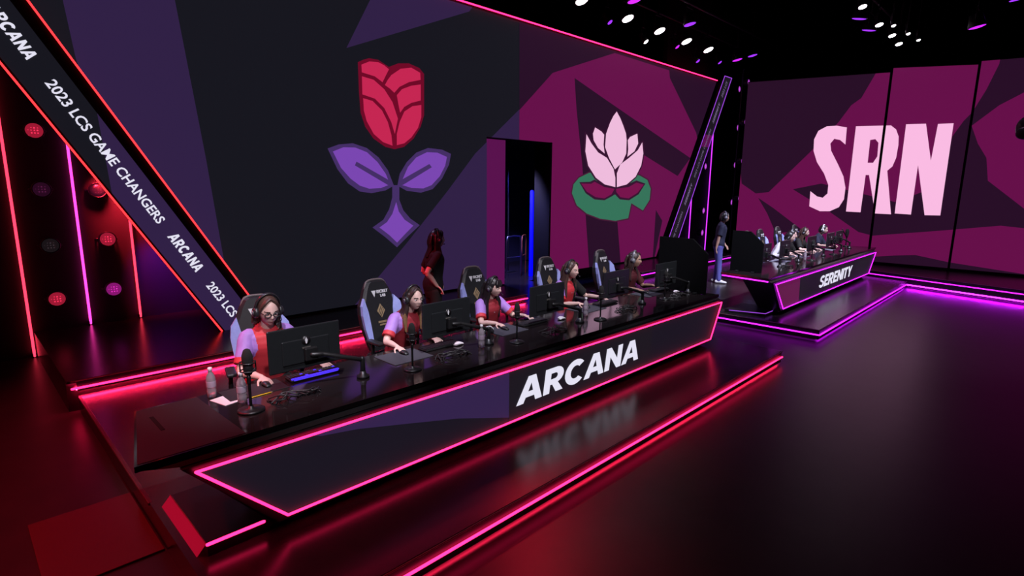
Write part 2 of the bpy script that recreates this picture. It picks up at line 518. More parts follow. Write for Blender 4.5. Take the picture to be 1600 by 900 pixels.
WALL_ART = [
    ('led_purple', [(1.253, 5.766), (2.457, 6.157), (2.585, 5.023), (2.801, 2.911), (2.936, 1.299), (2.793, 0.319), (1.99, 0.468), (1.41, 4.099), (1.355, 4.749)]),
    ('led_purple', [(5.135, 4.838), (5.624, 5.698), (5.98, 6.315), (8.352, 6.545), (7.883, 5.986)]),
    ('led_purple', [(3.901, 0.367), (5.057, 0.391), (6.248, 1.467), (7.293, 2.48), (8.027, 3.235), (9.35, 4.255), (9.377, 0.038), (7.261, 0.322)]),
    ('led_plum', [(9.314, 6.389), (9.35, 4.241), (10.461, 5.185), (12.941, 6.027), (15.494, 5.907), (17.736, 4.345), (20.712, 2.409), (21.023, 6.53), (14.101, 6.928)]),
    ('led_magenta', [(9.35, 4.241), (10.461, 5.185), (12.941, 6.027), (15.783, 6.002), (15.846, 5.792), (17.736, 4.345), (18.2, 3.69), (17.277, -1.02), (9.377, 0.038)]),
    ('led_plum', [(11.28, 5.18), (12.445, 4.861), (17.457, 3.513), (16.682, 2.924), (14.6, 3.492), (13.4, 1.587), (13.815, -0.364), (12.239, -0.166), (11.694, 3.127), (11.39, 4.469)]),
    ('led_plum', [(15.457, 1.877), (15.882, 1.527), (15.424, 0.047)]),
]
SRN_ART = [
    ('led_plum', [(8.667, 6.284), (4.465, 6.014), (4.447, 5.855), (4.738, 5.212), (4.979, 5.031), (5.274, 4.559), (5.99, 3.697), (7.142, 2.438), (7.559, 2.384), (8.072, 2.714)]),
    ('led_plum', [(1.705, 5.759), (1.699, 5.931), (-0.201, 5.66), (-0.273, 5.146), (1.134, 5.004), (1.573, 4.733), (2.07, 4.255), (1.882, 3.784), (1.66, 3.411), (1.557, 2.822), (0.755, 2.121), (-0.343, 1.21), (-0.295, 1.557), (0.689, 1.623), (1.151, 1.662), (2.516, 1.433), (4.007, 1.201), (4.39, 1.287), (5.231, 1.854), (6.389, 2.541), (5.563, 2.727), (3.546, 2.209), (2.541, 2.704), (2.448, 3.996), (2.253, 4.391), (2.101, 4.599), (1.881, 5.151)]),
    ('led_plum', [(7.471, 2.243), (6.957, 1.926), (5.959, 1.231), (6.788, 1.083), (7.124, 1.73)]),
    ('led_plum', [(3.938, 0.573), (3.405, 0.658), (2.895, 0.722), (2.089, 0.591), (0.535, 0.447), (-0.955, 0.297), (-1.023, -0.184), (3.769, -0.96)]),
]
SRN_TEXT = [
    [[(5.025, 4.393), (5.011, 3.892), (5.172, 4.034), (5.333, 4.075), (5.429, 3.935), (5.383, 3.72), (5.141, 3.287), (4.965, 2.944), (4.875, 2.602), (4.878, 2.258), (4.993, 2.012), (5.234, 1.88), (5.518, 1.869), (5.84, 2.01), (5.853, 2.485), (5.646, 2.328), (5.478, 2.288), (5.354, 2.422), (5.357, 2.685), (5.513, 3.033), (5.752, 3.385), (5.886, 3.737), (5.904, 4.085), (5.807, 4.339), (5.578, 4.461), (5.302, 4.46)]],
    [[(4.786, 4.411), (3.896, 4.379), (3.759, 4.26), (3.674, 4.058), (3.654, 3.82), (3.668, 3.462), (3.731, 3.223), (3.844, 3.103), (3.611, 1.853), (4.014, 1.861), (4.291, 2.983), (4.379, 2.984), (4.394, 1.879), (4.784, 1.889)], [(4.372, 3.996), (4.244, 4.014), (4.153, 3.905), (4.139, 3.515), (4.227, 3.337), (4.366, 3.34)]],
    [[(3.535, 4.387), (3.072, 4.372), (2.843, 3.364), (2.801, 4.347), (2.46, 4.346), (2.453, 1.872), (2.809, 1.864), (3.124, 3.253), (3.129, 1.866), (3.523, 1.882)]],
]

# ================================================================== SETTING
def slab(name, lo, hi, m, kind='structure', label=None, cat=None):
    mb = MB()
    mb.box([(a + b) / 2 for a, b in zip(lo, hi)], [b - a for a, b in zip(lo, hi)], m)
    return mb.obj(name, kind=kind, label=label, cat=cat)


slab('floor', (-9, -6, -0.2), (30, 15, 0), floor_m)
slab('ceiling', (-9, -6, 9.2), (30, 15, 9.4), drape_m)
slab('wall_back', (-9, 14.5, 0), (30, 14.7, 9.2), drape_m)
slab('wall_left', (-9, -6, 0), (-8.8, 14.5, 9.2), drape_m)
slab('wall_right', (29.8, -6, 0), (30, 14.5, 9.2), drape_m)
slab('wall_front', (-8.8, -6, 0), (29.8, -5.8, 9.2), drape_m)


def strip(mb, pts, r, m):
    mb.bar(pts, r, m, n=8)


def platform(name, label, cat, poly, z0, z1, strips, m=deck_m, nosing=True, feet=(), core=None, lips=()):
    """poly = plan outline; strips = list of (points, z, r, material)"""
    t = thing(name, label, cat, (poly[0][0], poly[0][1], z0))
    off = V(t.location)
    mb = MB()
    h = z1 - z0
    mb.prism([(x - off.x, y - off.y, 0) for x, y in poly], (0, 0, h - 0.03 if core else 0), (0, 0, h), m)
    if core:
        mb.prism([(x - off.x, y - off.y, 0) for x, y in core], (0, 0, 0), (0, 0, h - 0.03), m)
    mb.obj('deck', t)
    for pts, zlo in lips:      # fascia board hanging under the deck edge, hiding the foot light
        s = MB()
        for a, b in zip(pts[:-1], pts[1:]):
            d = (V((b[0], b[1], 0)) - V((a[0], a[1], 0))).normalized()
            n = V((-d.y, d.x, 0)) * 0.015
            A, B = V((a[0] - off.x, a[1] - off.y, 0)), V((b[0] - off.x, b[1] - off.y, 0))
            s.prism([A, B, B + n, A + n], (0, 0, zlo - z0), (0, 0, h - 0.0305), satin_m)
        s.obj('fascia', t)
    for pts, z, r, sm in strips:
        s = MB()
        strip(s, [(x - off.x, y - off.y, z - z0) for x, y in pts], r, sm)
        s.obj('light_strip', t)
    for pts, z, r, sm in feet:
        s = MB()
        strip(s, [(x - off.x, y - off.y, z - z0) for x, y in pts], r, sm)
        s.obj('foot_light', t)
    if nosing:
        s = MB()
        for pts, z, r, sm in strips[:1]:
            strip(s, [(x - off.x, y - off.y, z1 - z0 - 0.004) for x, y in pts], 0.006, edge_m)
        s.obj('edge_trim', t)
    return t


# stage decks: one under each team, ledges behind
platform('stage_platform', 'low glossy black stage platform under the desk with the lit word ARCANA', 'platform',
         [(0.84, 2.73), (8.55, 2.73), (8.55, 7.70), (0.84, 7.70)], 0.0, 0.2,
         [([(0.86, 2.715), (8.55, 2.715)], 0.108, 0.0105, PINK)], feet=[([(0.86, 2.775), (8.53, 2.775)], 0.05, 0.010, FOOTR)],
         core=[(0.84, 2.80), (8.53, 2.80), (8.53, 7.70), (0.84, 7.70)], lips=[([(0.84, 2.731), (8.55, 2.731)], 0.026)])
platform('stage_platform', 'low glossy black stage platform under the desk with the lit word SERENITY', 'platform',
         [(10.33, 2.73), (17.66, 2.73), (18.06, 4.2), (18.6, 7.6), (10.33, 7.6)], 0.0, 0.2,
         [([(10.32, 7.6), (10.315, 2.715), (17.66, 2.715)], 0.108, 0.012, MAGS)], feet=[([(10.375, 7.6), (10.375, 2.775), (17.66, 2.775)], 0.05, 0.010, FOOTM)],
         core=[(10.40, 2.80), (17.66, 2.80), (18.06, 4.2), (18.6, 7.6), (10.40, 7.6)], lips=[([(10.331, 7.6), (10.331, 2.731), (17.66, 2.731)], 0.026)])
platform('stage_ledge', 'raised black ledge with pink light strip along the foot of the rose screen', 'ledge',
         [(0.75, 7.71), (8.30, 7.71), (8.30, 8.98), (3.0, 8.98), (3.0, 10.7), (0.75, 10.7)], 0.0, 0.38,
         [([(0.79, 7.685), (8.30, 7.685)], 0.292, 0.013, PINK)], feet=[([(0.84, 7.76), (8.30, 7.76)], 0.262, 0.013, FOOTL)],
         core=[(0.75, 7.79), (8.30, 7.79), (8.30, 8.98), (3.0, 8.98), (3.0, 10.7), (0.75, 10.7)], lips=[([(0.84, 7.711), (8.30, 7.711)], 0.250)])
platform('stage_ledge', 'raised black ledge with violet light strip below the lotus end of the screen', 'ledge',
         [(12.7, 7.68), (18.6, 7.68), (18.6, 8.9), (12.7, 8.9)], 0.0, 0.38,
         [([(12.685, 8.2), (12.685, 7.665), (18.6, 7.665)], 0.30, 0.012, MAGS)])


def lx(y, o=0.0):
    return 17.0 + (y - 0.39) * 0.29 + o


platform('stage_ledge', 'black double-strip ledge along the foot of the SRN screen', 'ledge',
         [(lx(4.3), 4.3), (lx(-3.2), -3.2), (20.4, -3.2), (20.4, 7.6), (19.2, 7.6)], 0.0, 0.36,
         [([(lx(4.3, -0.012), 4.3), (lx(-3.2, -0.012), -3.2)], 0.262, 0.012, MAGS),
          ([(lx(2.70, -0.014), 2.70), (lx(-3.2, -0.014), -3.2)], 0.10, 0.015, MAGB)], feet=[([(lx(2.70, 0.055), 2.70), (lx(-3.2, 0.055), -3.2)], 0.075, 0.012, FOOTB)],
         core=[(lx(4.3, 0.09), 4.3), (lx(-3.2, 0.09), -3.2), (20.4, -3.2), (20.4, 7.6), (19.2, 7.6)], lips=[([(lx(4.3), 4.3), (lx(2.72), 2.72)], 0.206), ([(lx(2.70), 2.70), (lx(-3.2), -3.2)], 0.062)])
slab('threshold', (8.32, 7.72, 0.0), (10.3, 12.6, 0.20), deck_m, kind=None, label='low black doorway step between the two screen ledges', cat='step')
mb = MB(); mb.box((0, 0, 0), (0.034, 3.0, 0.026), mat('lit_bevel', (0.06, 0.028, 0.034), 0.45, var=0.4, bscale=6), bev=0.008)  # lighter reddish tone stands in for light on the platform's left bevel
mb.obj('trim_1', kind='structure', loc=(0.845, 6.15, 0.19))
# floor panel on the far left
mb = MB()
mb.box((0.0, 0.0, 0.008), (0.66, 1.04, 0.016), mat('red_lit_lacquer', (0.085, 0.014, 0.022), 0.4, bump=0.02, bscale=8), bev=0.004)  # red of the floor light is painted into the base colour
mb.obj('floor_panel', label='rectangular floor panel lit dull red beside the platform', cat='floor panel', loc=(0.50, 4.79, 0.0))

# ---- LED wall with doorway and two emblems
WALL_TOP = 6.08
P9 = lambda u, v, d: V((u, 9.0 - d, v))
led_wall = thing('led_wall', 'huge LED wall showing a red rose emblem and a pink lotus emblem', 'screen', (9.4, 9.0, 0.38))
outl = [(3.18, 0.38), (8.36, 0.38), (8.36, 3.60), (10.42, 3.60), (10.42, 0.22), (15.55, 0.22), (18.97, 6.12), (-0.18, 6.12)]
mb = MB()
mb.prism([(x - 9.4, 0.002, z - 0.38) for x, z in outl], (0, 0, 0), (0, 0.14, 0), black_m)
mb.obj('screen_cabinet', led_wall)
CONV = [[(-1.705, -1, -(1.705 * 3.18 + 0.38) - 0.03), (1, 0, 8.36)],
        [(-1, 0, -8.36), (1, 0, 10.42), (0, -1, -3.60)],
        [(-1, 0, -10.42), (1.705, -1, 1.705 * 15.60 - 0.36)]]
TB = [(0, 1, WALL_TOP), (0, -1, -0.42)]
WALL_ART = [('led_navy', [(-2, 0), (25, 0), (25, 8), (-2, 8)])] + WALL_ART
mb = MB()
for i, (c, poly) in enumerate(WALL_ART):
    for reg in CONV:
        q = clip(list(poly), reg + TB)
        if len(q) >= 3:
            flat(mb, [[(x - 9.4, z - 0.38) for x, z in q]], ART[c], lambda u, v, d: V((u, -d, v)), 0.004 + 0.002 * i)
mb.obj('screen_image', led_wall)
for nm, data, lab in (('rose_emblem', ROSE, 'red rose emblem with purple leaves'), ('lotus_emblem', LOTUS, 'pink lotus emblem on a green pad')):
    mb = MB()
    for i, (c, poly) in enumerate(data):
        flat(mb, [[(x - 9.4, z - 0.38) for x, z in poly]], ART[c], lambda u, v, d: V((u, -d, v)), 0.022 + 0.0015 * i)
    mb.obj(nm, led_wall, label=lab)
mb = MB()
strip(mb, [(-0.2 - 9.4, -0.03, 6.13 - 0.38), (18.97 - 9.4, -0.03, 6.13 - 0.38)], 0.016, PINK)
mb.obj('light_strip', led_wall)
mb = MB()
mb.box((9.39 - 9.4, 0.06, 3.64 - 0.38), (2.3, 0.12, 0.07), black_m)
mb.box((10.43 - 9.4, 0.2, 1.9 - 0.38), (0.06, 0.5, 3.4), black_m)
mb.obj('door_frame', led_wall)
# lit reveal panel inside the doorway
t = thing('reveal_panel', 'narrow magenta lit panel inside the dark doorway', 'panel', (8.86, 9.46, 0.20))
mb = MB()
mb.box((0.02, 0.04, 1.71), (1.02, 0.06, 3.42), black_m)
mb.obj('screen_cabinet', t)
mb = MB()
mb.box((0.02, 0.0, 1.72), (1.0, 0.012, 3.38), ART['led_strip'])
mb.obj('screen_image', t)

# ---- SRN screen, three modules
SRN_MODS = [(8.14, 4.075, 6.06, 5.87, 'SRN screen module at the left, showing the S'),
            (4.025, 2.115, 5.98, 5.82, 'SRN screen module in the middle, showing the R leg and the N'),
            (2.075, -1.6, 5.90, 5.74, 'rightmost SRN screen module, plain magenta and plum shards')]
for ya, yb, ta, tb, lab in SRN_MODS:
    t = thing('led_screen', lab, 'screen', (19.5, (ya + yb) / 2, 0.36), 0, 'SRN screen modules')
    yc = (ya + yb) / 2
    mb = MB()
    mb.prism([(0.002, ya - yc, 0.0), (0.002, yb - yc, 0.0), (0.002, yb - yc, tb - 0.36), (0.002, ya - yc, ta - 0.36)], (0, 0, 0), (0.12, 0, 0), black_m)
    mb.obj('screen_cabinet', t)
    sl = (tb - ta) / (yb - ya)
    reg = [(1, 0, ya - 0.01), (-1, 0, -(yb + 0.01)), (0, -1, -0.43), (-sl, 1, ta - sl * ya - 0.02)]
    mb = MB()
    for i, (c, poly) in enumerate([('led_magenta', [(-9, -1), (12, -1), (12, 9), (-9, 9)])] + SRN_ART):
        q = clip(list(poly), reg)
        if len(q) >= 3:
            flat(mb, [[(y - yc, z - 0.36) for y, z in q]], ART[c], lambda u, v, d: V((-d, u, v)), 0.004 + 0.002 * i)
    mb.obj('screen_image', t)
    mb = MB()
    n = 0
    for loops in SRN_TEXT:
        if len(loops) == 1:
            q = [clip(list(loops[0]), reg[:2])]
        else:
            q = [clip(list(loops[0]), reg[:2]), clip(list(loops[1]), reg[:2])]
        if len(q[0]) >= 3:
            q = [[(y - yc, z - 0.36) for y, z in L] for L in q if len(L) >= 3]
            flat(mb, q, ART['text_pink'], lambda u, v, d: V((-d, u, v)), 0.018)
            n += 1
    if n:
        mb.obj('screen_lettering', t)
    else:
        mb.bm.free()

# ---- leaning banners
def banner(label, L0, L1, R0, R1, strip_m, art, words, dirsign, ztop=6.3, zbot=0.38):
    """L/R = two points of the left and right edge strip on the plane y=8.93"""
    yb = 8.86
    def at(A, B, z):
        k = (z - A[1]) / (B[1] - A[1]); return (A[0] + (B[0] - A[0]) * k, z)
    lt, lb = at(L0, L1, ztop), at(L0, L1, zbot)
    rt, rb = at(R0, R1, ztop), at(R0, R1, zbot)
    t = thing('banner_column', label, 'banner', (lb[0], yb, zbot))
    ox, oz = lb[0], zbot
    mb = MB()
    mb.prism([(p[0] - ox, 0.0, p[1] - oz) for p in (lb, rb, rt, lt)], (0, 0, 0), (0, 0.1, 0), black_m)
    mb.obj('frame', t)
    mb = MB(); strip(mb, [(lb[0] - ox, -0.012, 0), (lt[0] - ox, -0.012, ztop - oz)], 0.012, strip_m); mb.obj('light_strip', t)
    k0 = 0.40 if dirsign > 0 else 0.0
    mb = MB(); strip(mb, [(rb[0] - ox + (rt[0] - rb[0]) * k0 * 0.16, -0.012, (ztop - oz) * k0 * 0.16), (rt[0] - ox, -0.012, ztop - oz)], 0.012, strip_m); mb.obj('light_strip', t)
    if dirsign < 0:
        mb = MB(); strip(mb, [(lt[0] - ox, -0.012, ztop - oz), (rt[0] - ox, -0.012, ztop - oz)], 0.012, strip_m); mb.obj('light_strip', t)
    mb = MB()
    wd = rb[0] - lb[0]
    a, b = (0.06, 0.80) if dirsign > 0 else (0.12, 0.86)
    q = [(lb[0] + wd * a, lb[1]), (lb[0] + wd * b, rb[1]), (lt[0] + wd * b, rt[1]), (lt[0] + wd * a, lt[1])]
    for i, (c, reg) in enumerate(art):
        p = clip(list(q), reg)
        if len(p) >= 3:
            flat(mb, [[(x - ox, z - oz) for x, z in p]], ART[c], lambda u, v, d: V((u, -d, v)), 0.003 + 0.002 * i)
    mb.obj('screen_image', t)
    for i, (s, bold, start, length, size) in enumerate(words):
        d = (V((lb[0] - lt[0], 0, lb[1] - lt[1])) * dirsign).normalized()
        up = V((-d.z, 0, d.x))
        nn = d.cross(up)
        X = Matrix(((d.x, up.x, nn.x, start[0] - ox), (d.y, up.y, nn.y, -0.012), (d.z, up.z, nn.z, start[1] - oz), (0, 0, 0, 1)))
        tm_ = ART['text_white'] if dirsign > 0 else ART['text_dim']
        if bold > 0.005:
            mb = MB(); block_word(mb, s, 0.0, length, 0.0, size * 0.72, tm_, lambda u, v, dd: V((u, v, dd)), 0.002, 0.12, 0.10)
            link('lettering', mb.mesh('lettering', X), t)
            continue
        me = text_mesh(s, size, tm_, Matrix.Identity(4), 0.001, bold, 1.0)
        wx_ = max(v.co.x for v in me.vertices)
        me.transform(X @ Matrix.Diagonal((length / wx_, 1, 1, 1)))
        link('lettering', me, t)
    return t


dL = V((0.5085, -0.861))
w1, w2 = 2.00, 0.64
s0 = (1.056, 3.743)
def along(p, k): return (p[0] + dL.x * k, p[1] + dL.y * k)
banner('leaning red-edged banner column at left reading ARCANA and 2023 LCS GAME CHANGERS',
       (0.687, 3.905), (2.774, 0.366), (0.996, 4.655), (3.258, 0.766), REDS,
       [('led_navy', []), ('led_purple', [(-1, -0.054, -(1.53 + 0.054 * 3.57))])],
       [('ARCANA', 0.018, along(s0, -0.89), w2, 0.18), ('2023 LCS GAME CHANGERS', 0.003, s0, w1, 0.165),
        ('ARCANA', 0.018, (2.165, 1.845), w2, 0.19), ('2023 LCS', 0.003, (2.60, 1.10), 0.62, 0.165),
        ('2023 LCS GAME CHANGERS', 0.003, along(s0, -3.15), w1, 0.165)], 1)
dR = V((0.508, 0.861))
r0 = (16.20, 0.52)
rw = []
k = 0.0
for s, bold, ln, sz in [('LCS GAME CHANGERS', 0.0, 1.45, 0.13), ('SERENITY', 0.018, 0.80, 0.15), ('2023 LCS GAME CHANGERS', 0.0, 1.86, 0.13), ('SERENITY', 0.018, 0.80, 0.15), ('2023 LCS', 0.003, 0.62, 0.165)]:
    rw.append((s, bold and bold * 0.4, (r0[0] + dR.x * k, r0[1] + dR.y * k), ln, sz)); k += ln + 0.24
banner('leaning violet-edged banner column at right reading SERENITY and LCS GAME CHANGERS',
       (15.738, 0.33), (19.218, 6.236), (16.725, 0.916), (19.815, 6.316), DIMV,
       [('desk_grey', []), ('led_strip', [(0, 1, 5.9), (0, -1, -3.9), (0, 1, 4.3)])], rw, -1)

# ---- black backdrops with light tubes and round fixtures
back_m = mat('backdrop_satin', (0.035, 0.03, 0.032), 0.55, bump=0.1, bscale=3)
slab('wall_side', (-5.0, 10.72, 0), (3.3, 10.86, 8.6), back_m)
slab('wall_corner', (16.2, 9.32, 0), (25.0, 9.46, 8.6), black_m)


def tube(label, x, y, z0, z1, m, group, r=0.017):
    t = thing('light_tube', label, 'light tube', (x, y, z0), 0, group)
    mb = MB(); mb.loft([(0, 0, 0.02), (0, 0, z1 - z0)], [r, r], m, n=10, sub=1); mb.obj('tube', t)
    mb = MB(); mb.box((0, 0.02, 0.03), (0.05, 0.06, 0.06), metal_m, bev=0.01); mb.obj('bracket', t)
    mb = MB(); mb.box((0, 0.02, z1 - z0 - 0.03), (0.05, 0.06, 0.06), metal_m, bev=0.01); mb.obj('bracket', t)
    return t


TR = led('tube_red', (1.0, 0.035, 0.08), 2.6)
TP = led('tube_pink', (1.0, 0.04, 0.40), 3.0)
TV = led('tube_violet', (0.55, 0.03, 0.95), 2.0)
TB_ = led('tube_blue', (0.0, 0.0, 1.0), 1.4)
tube('leftmost tall red light tube on the left backdrop', 0.72, 10.66, 0.0, 7.6, TR, 'light tubes on the left backdrop')
tube('middle tall pink light tube on the left backdrop', 1.44, 10.66, 0.38, 7.6, TP, 'light tubes on the left backdrop')
tube('red light tube nearest the leaning red-edged banner', 2.11, 10.66, 0.38, 7.6, TR, 'light tubes on the left backdrop')
tube('longer violet light tube right of the leaning violet-edged banner', 19.58, 9.27, 0.0, 4.75, TV, 'light tubes behind the right banner')
tube('short violet light tube tucked against the right banner', 18.28, 9.27, 0.0, 2.55, TV, 'light tubes behind the right banner')


def lens_mat(name, col, s):
    """LED par face: a grid of lit dots"""
    if name in MATS: return MATS[name]
    m = mat(name, (0.01, 0.01, 0.01), 0.3, emit=col, es=s)
    nt = m.node_tree; b = nt.nodes['Principled BSDF']
    tc = nt.nodes.new('ShaderNodeTexCoord'); vo = nt.nodes.new('ShaderNodeTexVoronoi')
    vo.inputs['Scale'].default_value = 28; vo.inputs['Randomness'].default_value = 0.15
    nt.links.new(tc.outputs['Object'], vo.inputs['Vector'])
    rp = nt.nodes.new('ShaderNodeMapRange')
    rp.inputs[1].default_value = 0.42; rp.inputs[2].default_value = 0.25; rp.inputs[3].default_value = 0.25 * s; rp.inputs[4].default_value = 1.3 * s
    nt.links.new(vo.outputs['Distance'], rp.inputs[0]); nt.links.new(rp.outputs[0], b.inputs['Emission Strength'])
    return m


PAR = {}


def par(label, loc, mkey, group, r=0.105):
    if mkey not in PAR:
        t = thing('par_light', label, 'stage light', loc, 0, group)
        mb = MB()
        X = Matrix.Rotation(PI / 2, 4, 'X')
        mb.lathe([(r * 0.5, -0.16), (r * 0.9, -0.14), (r * 1.1, -0.05), (r * 1.12, 0.02), (r * 1.02, 0.03), (r * 0.98, 0.01)], satin_m, X)
        mb.obj('housing', t)
        mb = MB(); mb.lathe([(r * 0.96, 0.0), (r * 0.96, 0.012), (r * 0.5, 0.022), (0.001, 0.026)], mkey, X); mb.obj('lens', t)
        mb = MB(); mb.bar([(-r * 1.2, 0, 0), (-r * 1.2, 0.16, 0), (r * 1.2, 0.16, 0), (r * 1.2, 0, 0)], 0.012, metal_m); mb.obj('yoke', t)
        PAR[mkey] = t
        return t
    return dup(PAR[mkey], loc, 0, label, group)


LR = lens_mat('lens_red', (1.0, 0.03, 0.10), 1.3)
LD = lens_mat('lens_dim', (0.16, 0.02, 0.10), 0.5)
LG = lens_mat('lens_off', (0.06, 0.04, 0.05), 0.6)
LM = lens_mat('lens_magenta', (0.85, 0.03, 0.55), 1.1)
LV = lens_mat('lens_violet', (0.75, 0.10, 1.0), 2.0)
gl = 'round stage lights on the left backdrop'
for lab, x, z, m in (('bright red round stage light highest in the column between the two left tubes', 1.07, 3.29, LR),
                     ('dim plum round stage light, second from the top between the two left tubes', 1.06, 2.47, LD),
                     ('unlit grey round stage light, third from the top between the two left tubes', 1.07, 1.66, LG),
                     ('bright red round stage light lowest between the two left tubes', 1.06, 0.86, LR),
                     ('dark round stage light half hidden behind the red-edged banner', 1.72, 2.46, LD),
                     ('red round stage light upper of two right of the pink tube', 1.77, 1.71, LR),
                     ('magenta round stage light low right of the pink tube', 1.77, 0.92, LM),
                     ('dim round stage light at the photo edge by the leftmost tube', 0.55, 3.99, LD)):
    par(lab, (x, 10.55, z), m, gl)
gr = 'round violet stage lights on the corner backdrop'
for lab, x, z in (('top violet stage light of the free-standing column left of the SRN screen', 21.14, 6.13),
                  ('second violet stage light down the column left of the SRN screen', 21.27, 4.77),
                  ('third violet stage light down the column left of the SRN screen', 21.27, 3.41),
                  ('lowest violet stage light in the column above the standing coach in navy', 21.25, 2.02),
                  ('violet stage light upper of three between banner and tall violet tube', 18.87, 3.29),
                  ('violet stage light middle of three between the two violet tubes', 18.96, 1.76),
                  ('violet stage light lowest of three between the two violet tubes', 18.98, 0.98)):
    par(lab, (x, 9.14, z), LV, gr, 0.105)
ge = 'violet stage lights on the post at the SRN screen edge'
t = thing('light_post', 'slim black post carrying violet lights at the left edge of the SRN screen', 'post', (19.72, 8.42, 0.0))
mb = MB(); mb.loft([(0, 0, 0), (0, 0, 6.5)], [0.03, 0.03], satin_m, n=10, sub=1); mb.obj('pole', t)
mb = MB(); mb.box((0, 0, 0.02), (0.4, 0.4, 0.04), satin_m, bev=0.01); mb.obj('base_plate', t)
for lab, z in (('top violet stage light on the screen-edge post', 6.08), ('second violet stage light on the screen-edge post', 4.78), ('third violet stage light on the screen-edge post', 3.48), ('lowest violet stage light on the screen-edge post', 2.2)):
    par(lab, (19.75, 8.24, z), LV, ge)

# ---- backstage seen through the doorway
tube('upright blue light tube seen through the doorway', 10.86, 9.95, 0.20, 2.42, TB_, 'backstage light', 0.055)
def railing(label, loc, wd, h, m, rz=0.0, bars=1):
    t = thing('railing', label, 'railing', loc, rz, 'railings behind the doorway')
    mb = MB()
    mb.loft([(-wd / 2, 0, 0), (-wd / 2, 0, h - 0.12), (-wd / 2 + 0.1, 0, h), (wd / 2 - 0.1, 0, h), (wd / 2, 0, h - 0.12), (wd / 2, 0, 0)], [0.018] * 6, m, n=8, sub=2)
    mb.obj('hoop', t)
    mb = MB()
    for i in range(bars):
        z = h * (i + 1) / (bars + 1)
        mb.bar([(-wd / 2, 0, z), (wd / 2, 0, z)], 0.012, m)
    mb.obj('crossbar', t)
    return t
railing('grey hoop railing left inside the doorway', (10.35, 10.10, 0.20), 0.52, 1.08, steel_m)
railing('orange-lit hoop railing beside the blue tube', (11.0, 10.35, 0.20), 0.42, 1.05, mat('orange_lit_rail', (0.35, 0.10, 0.05), 0.4, 0.3), 0.5)  # orange light is put into this rail's colour
railing('grey hoop railing right inside the doorway', (11.5, 10.1, 0.20), 0.5, 1.1, steel_m, 0.0, 2)
slab('backstage_floor', (10.3, 9.5, 0.0), (13.0, 12.6, 0.2), deck_m, kind=None, label='dark backstage floor deck behind the doorway', cat='platform')
t = thing('light_post', 'thin bare metal pole standing behind the doorway', 'post', (10.95, 10.9, 0.2))
mb = MB(); mb.loft([(0, 0, 0), (0, 0, 3.6)], [0.02, 0.02], metal_m, n=8, sub=1); mb.obj('pole', t)
mb = MB(); mb.box((0, 0, 0.015), (0.3, 0.3, 0.03), metal_m, bev=0.005); mb.obj('base_plate', t)
slab('curtain', (8.8, 12.3, 0.2), (14.5, 12.4, 5.5), mat('blue_drape', (0.012, 0.012, 0.05), 0.9, bump=0.3, bscale=6), kind=None, label='dark blue curtain behind the doorway', cat='curtain')
spot('backstage_fill', (10.0, 11.8, 3.2), (11.0, 9.8, 0.6), 600, (0.10, 0.10, 1.0), 80)  # both backstage fills are added, without fixtures, to bring out the railings
spot('backstage_fill', (9.6, 9.4, 3.4), (10.8, 10.2, 0.8), 600, (0.45, 0.4, 1.0), 70)

# ================================================================== OVERHEAD LIGHTS
LW = led('lens_white', (1.0, 0.97, 1.0), 9.0)
LP = led('lens_purple', (0.30, 0.03, 0.95), 1.5)
LMG = led('lens_magpurple', (0.55, 0.02, 0.95), 1.5)


def pipe(label, a, b, group='lighting pipes below the ceiling'):
    t = thing('lighting_pipe', label, 'pipe', a, 0, group)
    d = V(b) - V(a)
    mb = MB(); mb.loft([(0, 0, 0), d], [0.03, 0.03], satin_m, n=8, sub=1); mb.obj('pipe', t)
    mb = MB()
    for k in (0.12, 0.5, 0.88):
        p = d * k; mb.bar([p, (p.x, p.y, 9.2 - a[2])], 0.008, satin_m)
    mb.obj('hanger', t)


HEAD = {}
ROD = {}


def rod(t, c=None):
    """thin drop rod from the yoke to the ceiling"""
    c = c or V((0, 0.12, 0.5))
    mb = MB(); mb.loft([c, (c.x, c.y, 9.2 - t.location.z)], [0.012, 0.012], satin_m, n=6, sub=1); mb.obj('drop_rod', t)
    return t



def head(label, loc, m, group, aim=(0, -0.5, -1), r=0.12):
    """fresnel head: lens at loc, aimed along aim, hung from the pipe above"""
    key = (m, r, tuple(aim))
    if key in HEAD:
        return rod(dup(HEAD[key], loc, 0, label, group), ROD[key])
    t = thing('stage_light', label, 'stage light', loc, 0, group)
    q = V(aim).normalized().to_track_quat('Z', 'Y').to_matrix().to_4x4()
    mb = MB(); mb.lathe([(r * 0.55, -0.30), (r * 0.8, -0.28), (r * 0.95, -0.12), (r * 1.12, -0.03), (r * 1.12, 0.0), (r, 0.0), (r * 0.98, -0.02)], satin_m, q, n=16); mb.obj('housing', t)
    mb = MB(); mb.lathe([(r, -0.015), (r * 0.96, 0.004), (r * 0.6, 0.018), (0.001, 0.022)], m, q, n=16); mb.obj('lens', t)
    c = q @ V((0, 0, -0.14))
    mb = MB()
    mb.bar([c + V((-r * 1.15, 0, 0)), c + V((-r * 1.15, 0, 0.26)), c + V((r * 1.15, 0, 0.26)), c + V((r * 1.15, 0, 0))], 0.012, metal_m)
    mb.bar([c + V((0, 0, 0.26)), c + V((0, 0, 0.36))], 0.02, metal_m)
    mb.obj('yoke', t)
    HEAD[key] = t
    CH[t.name] = [c for c in bpy.data.objects if c.parent == t]
    ROD[key] = c + V((0, 0, 0.36))
    t['_k'] = 0
    del t['_k']
    return rod(t, ROD[key])


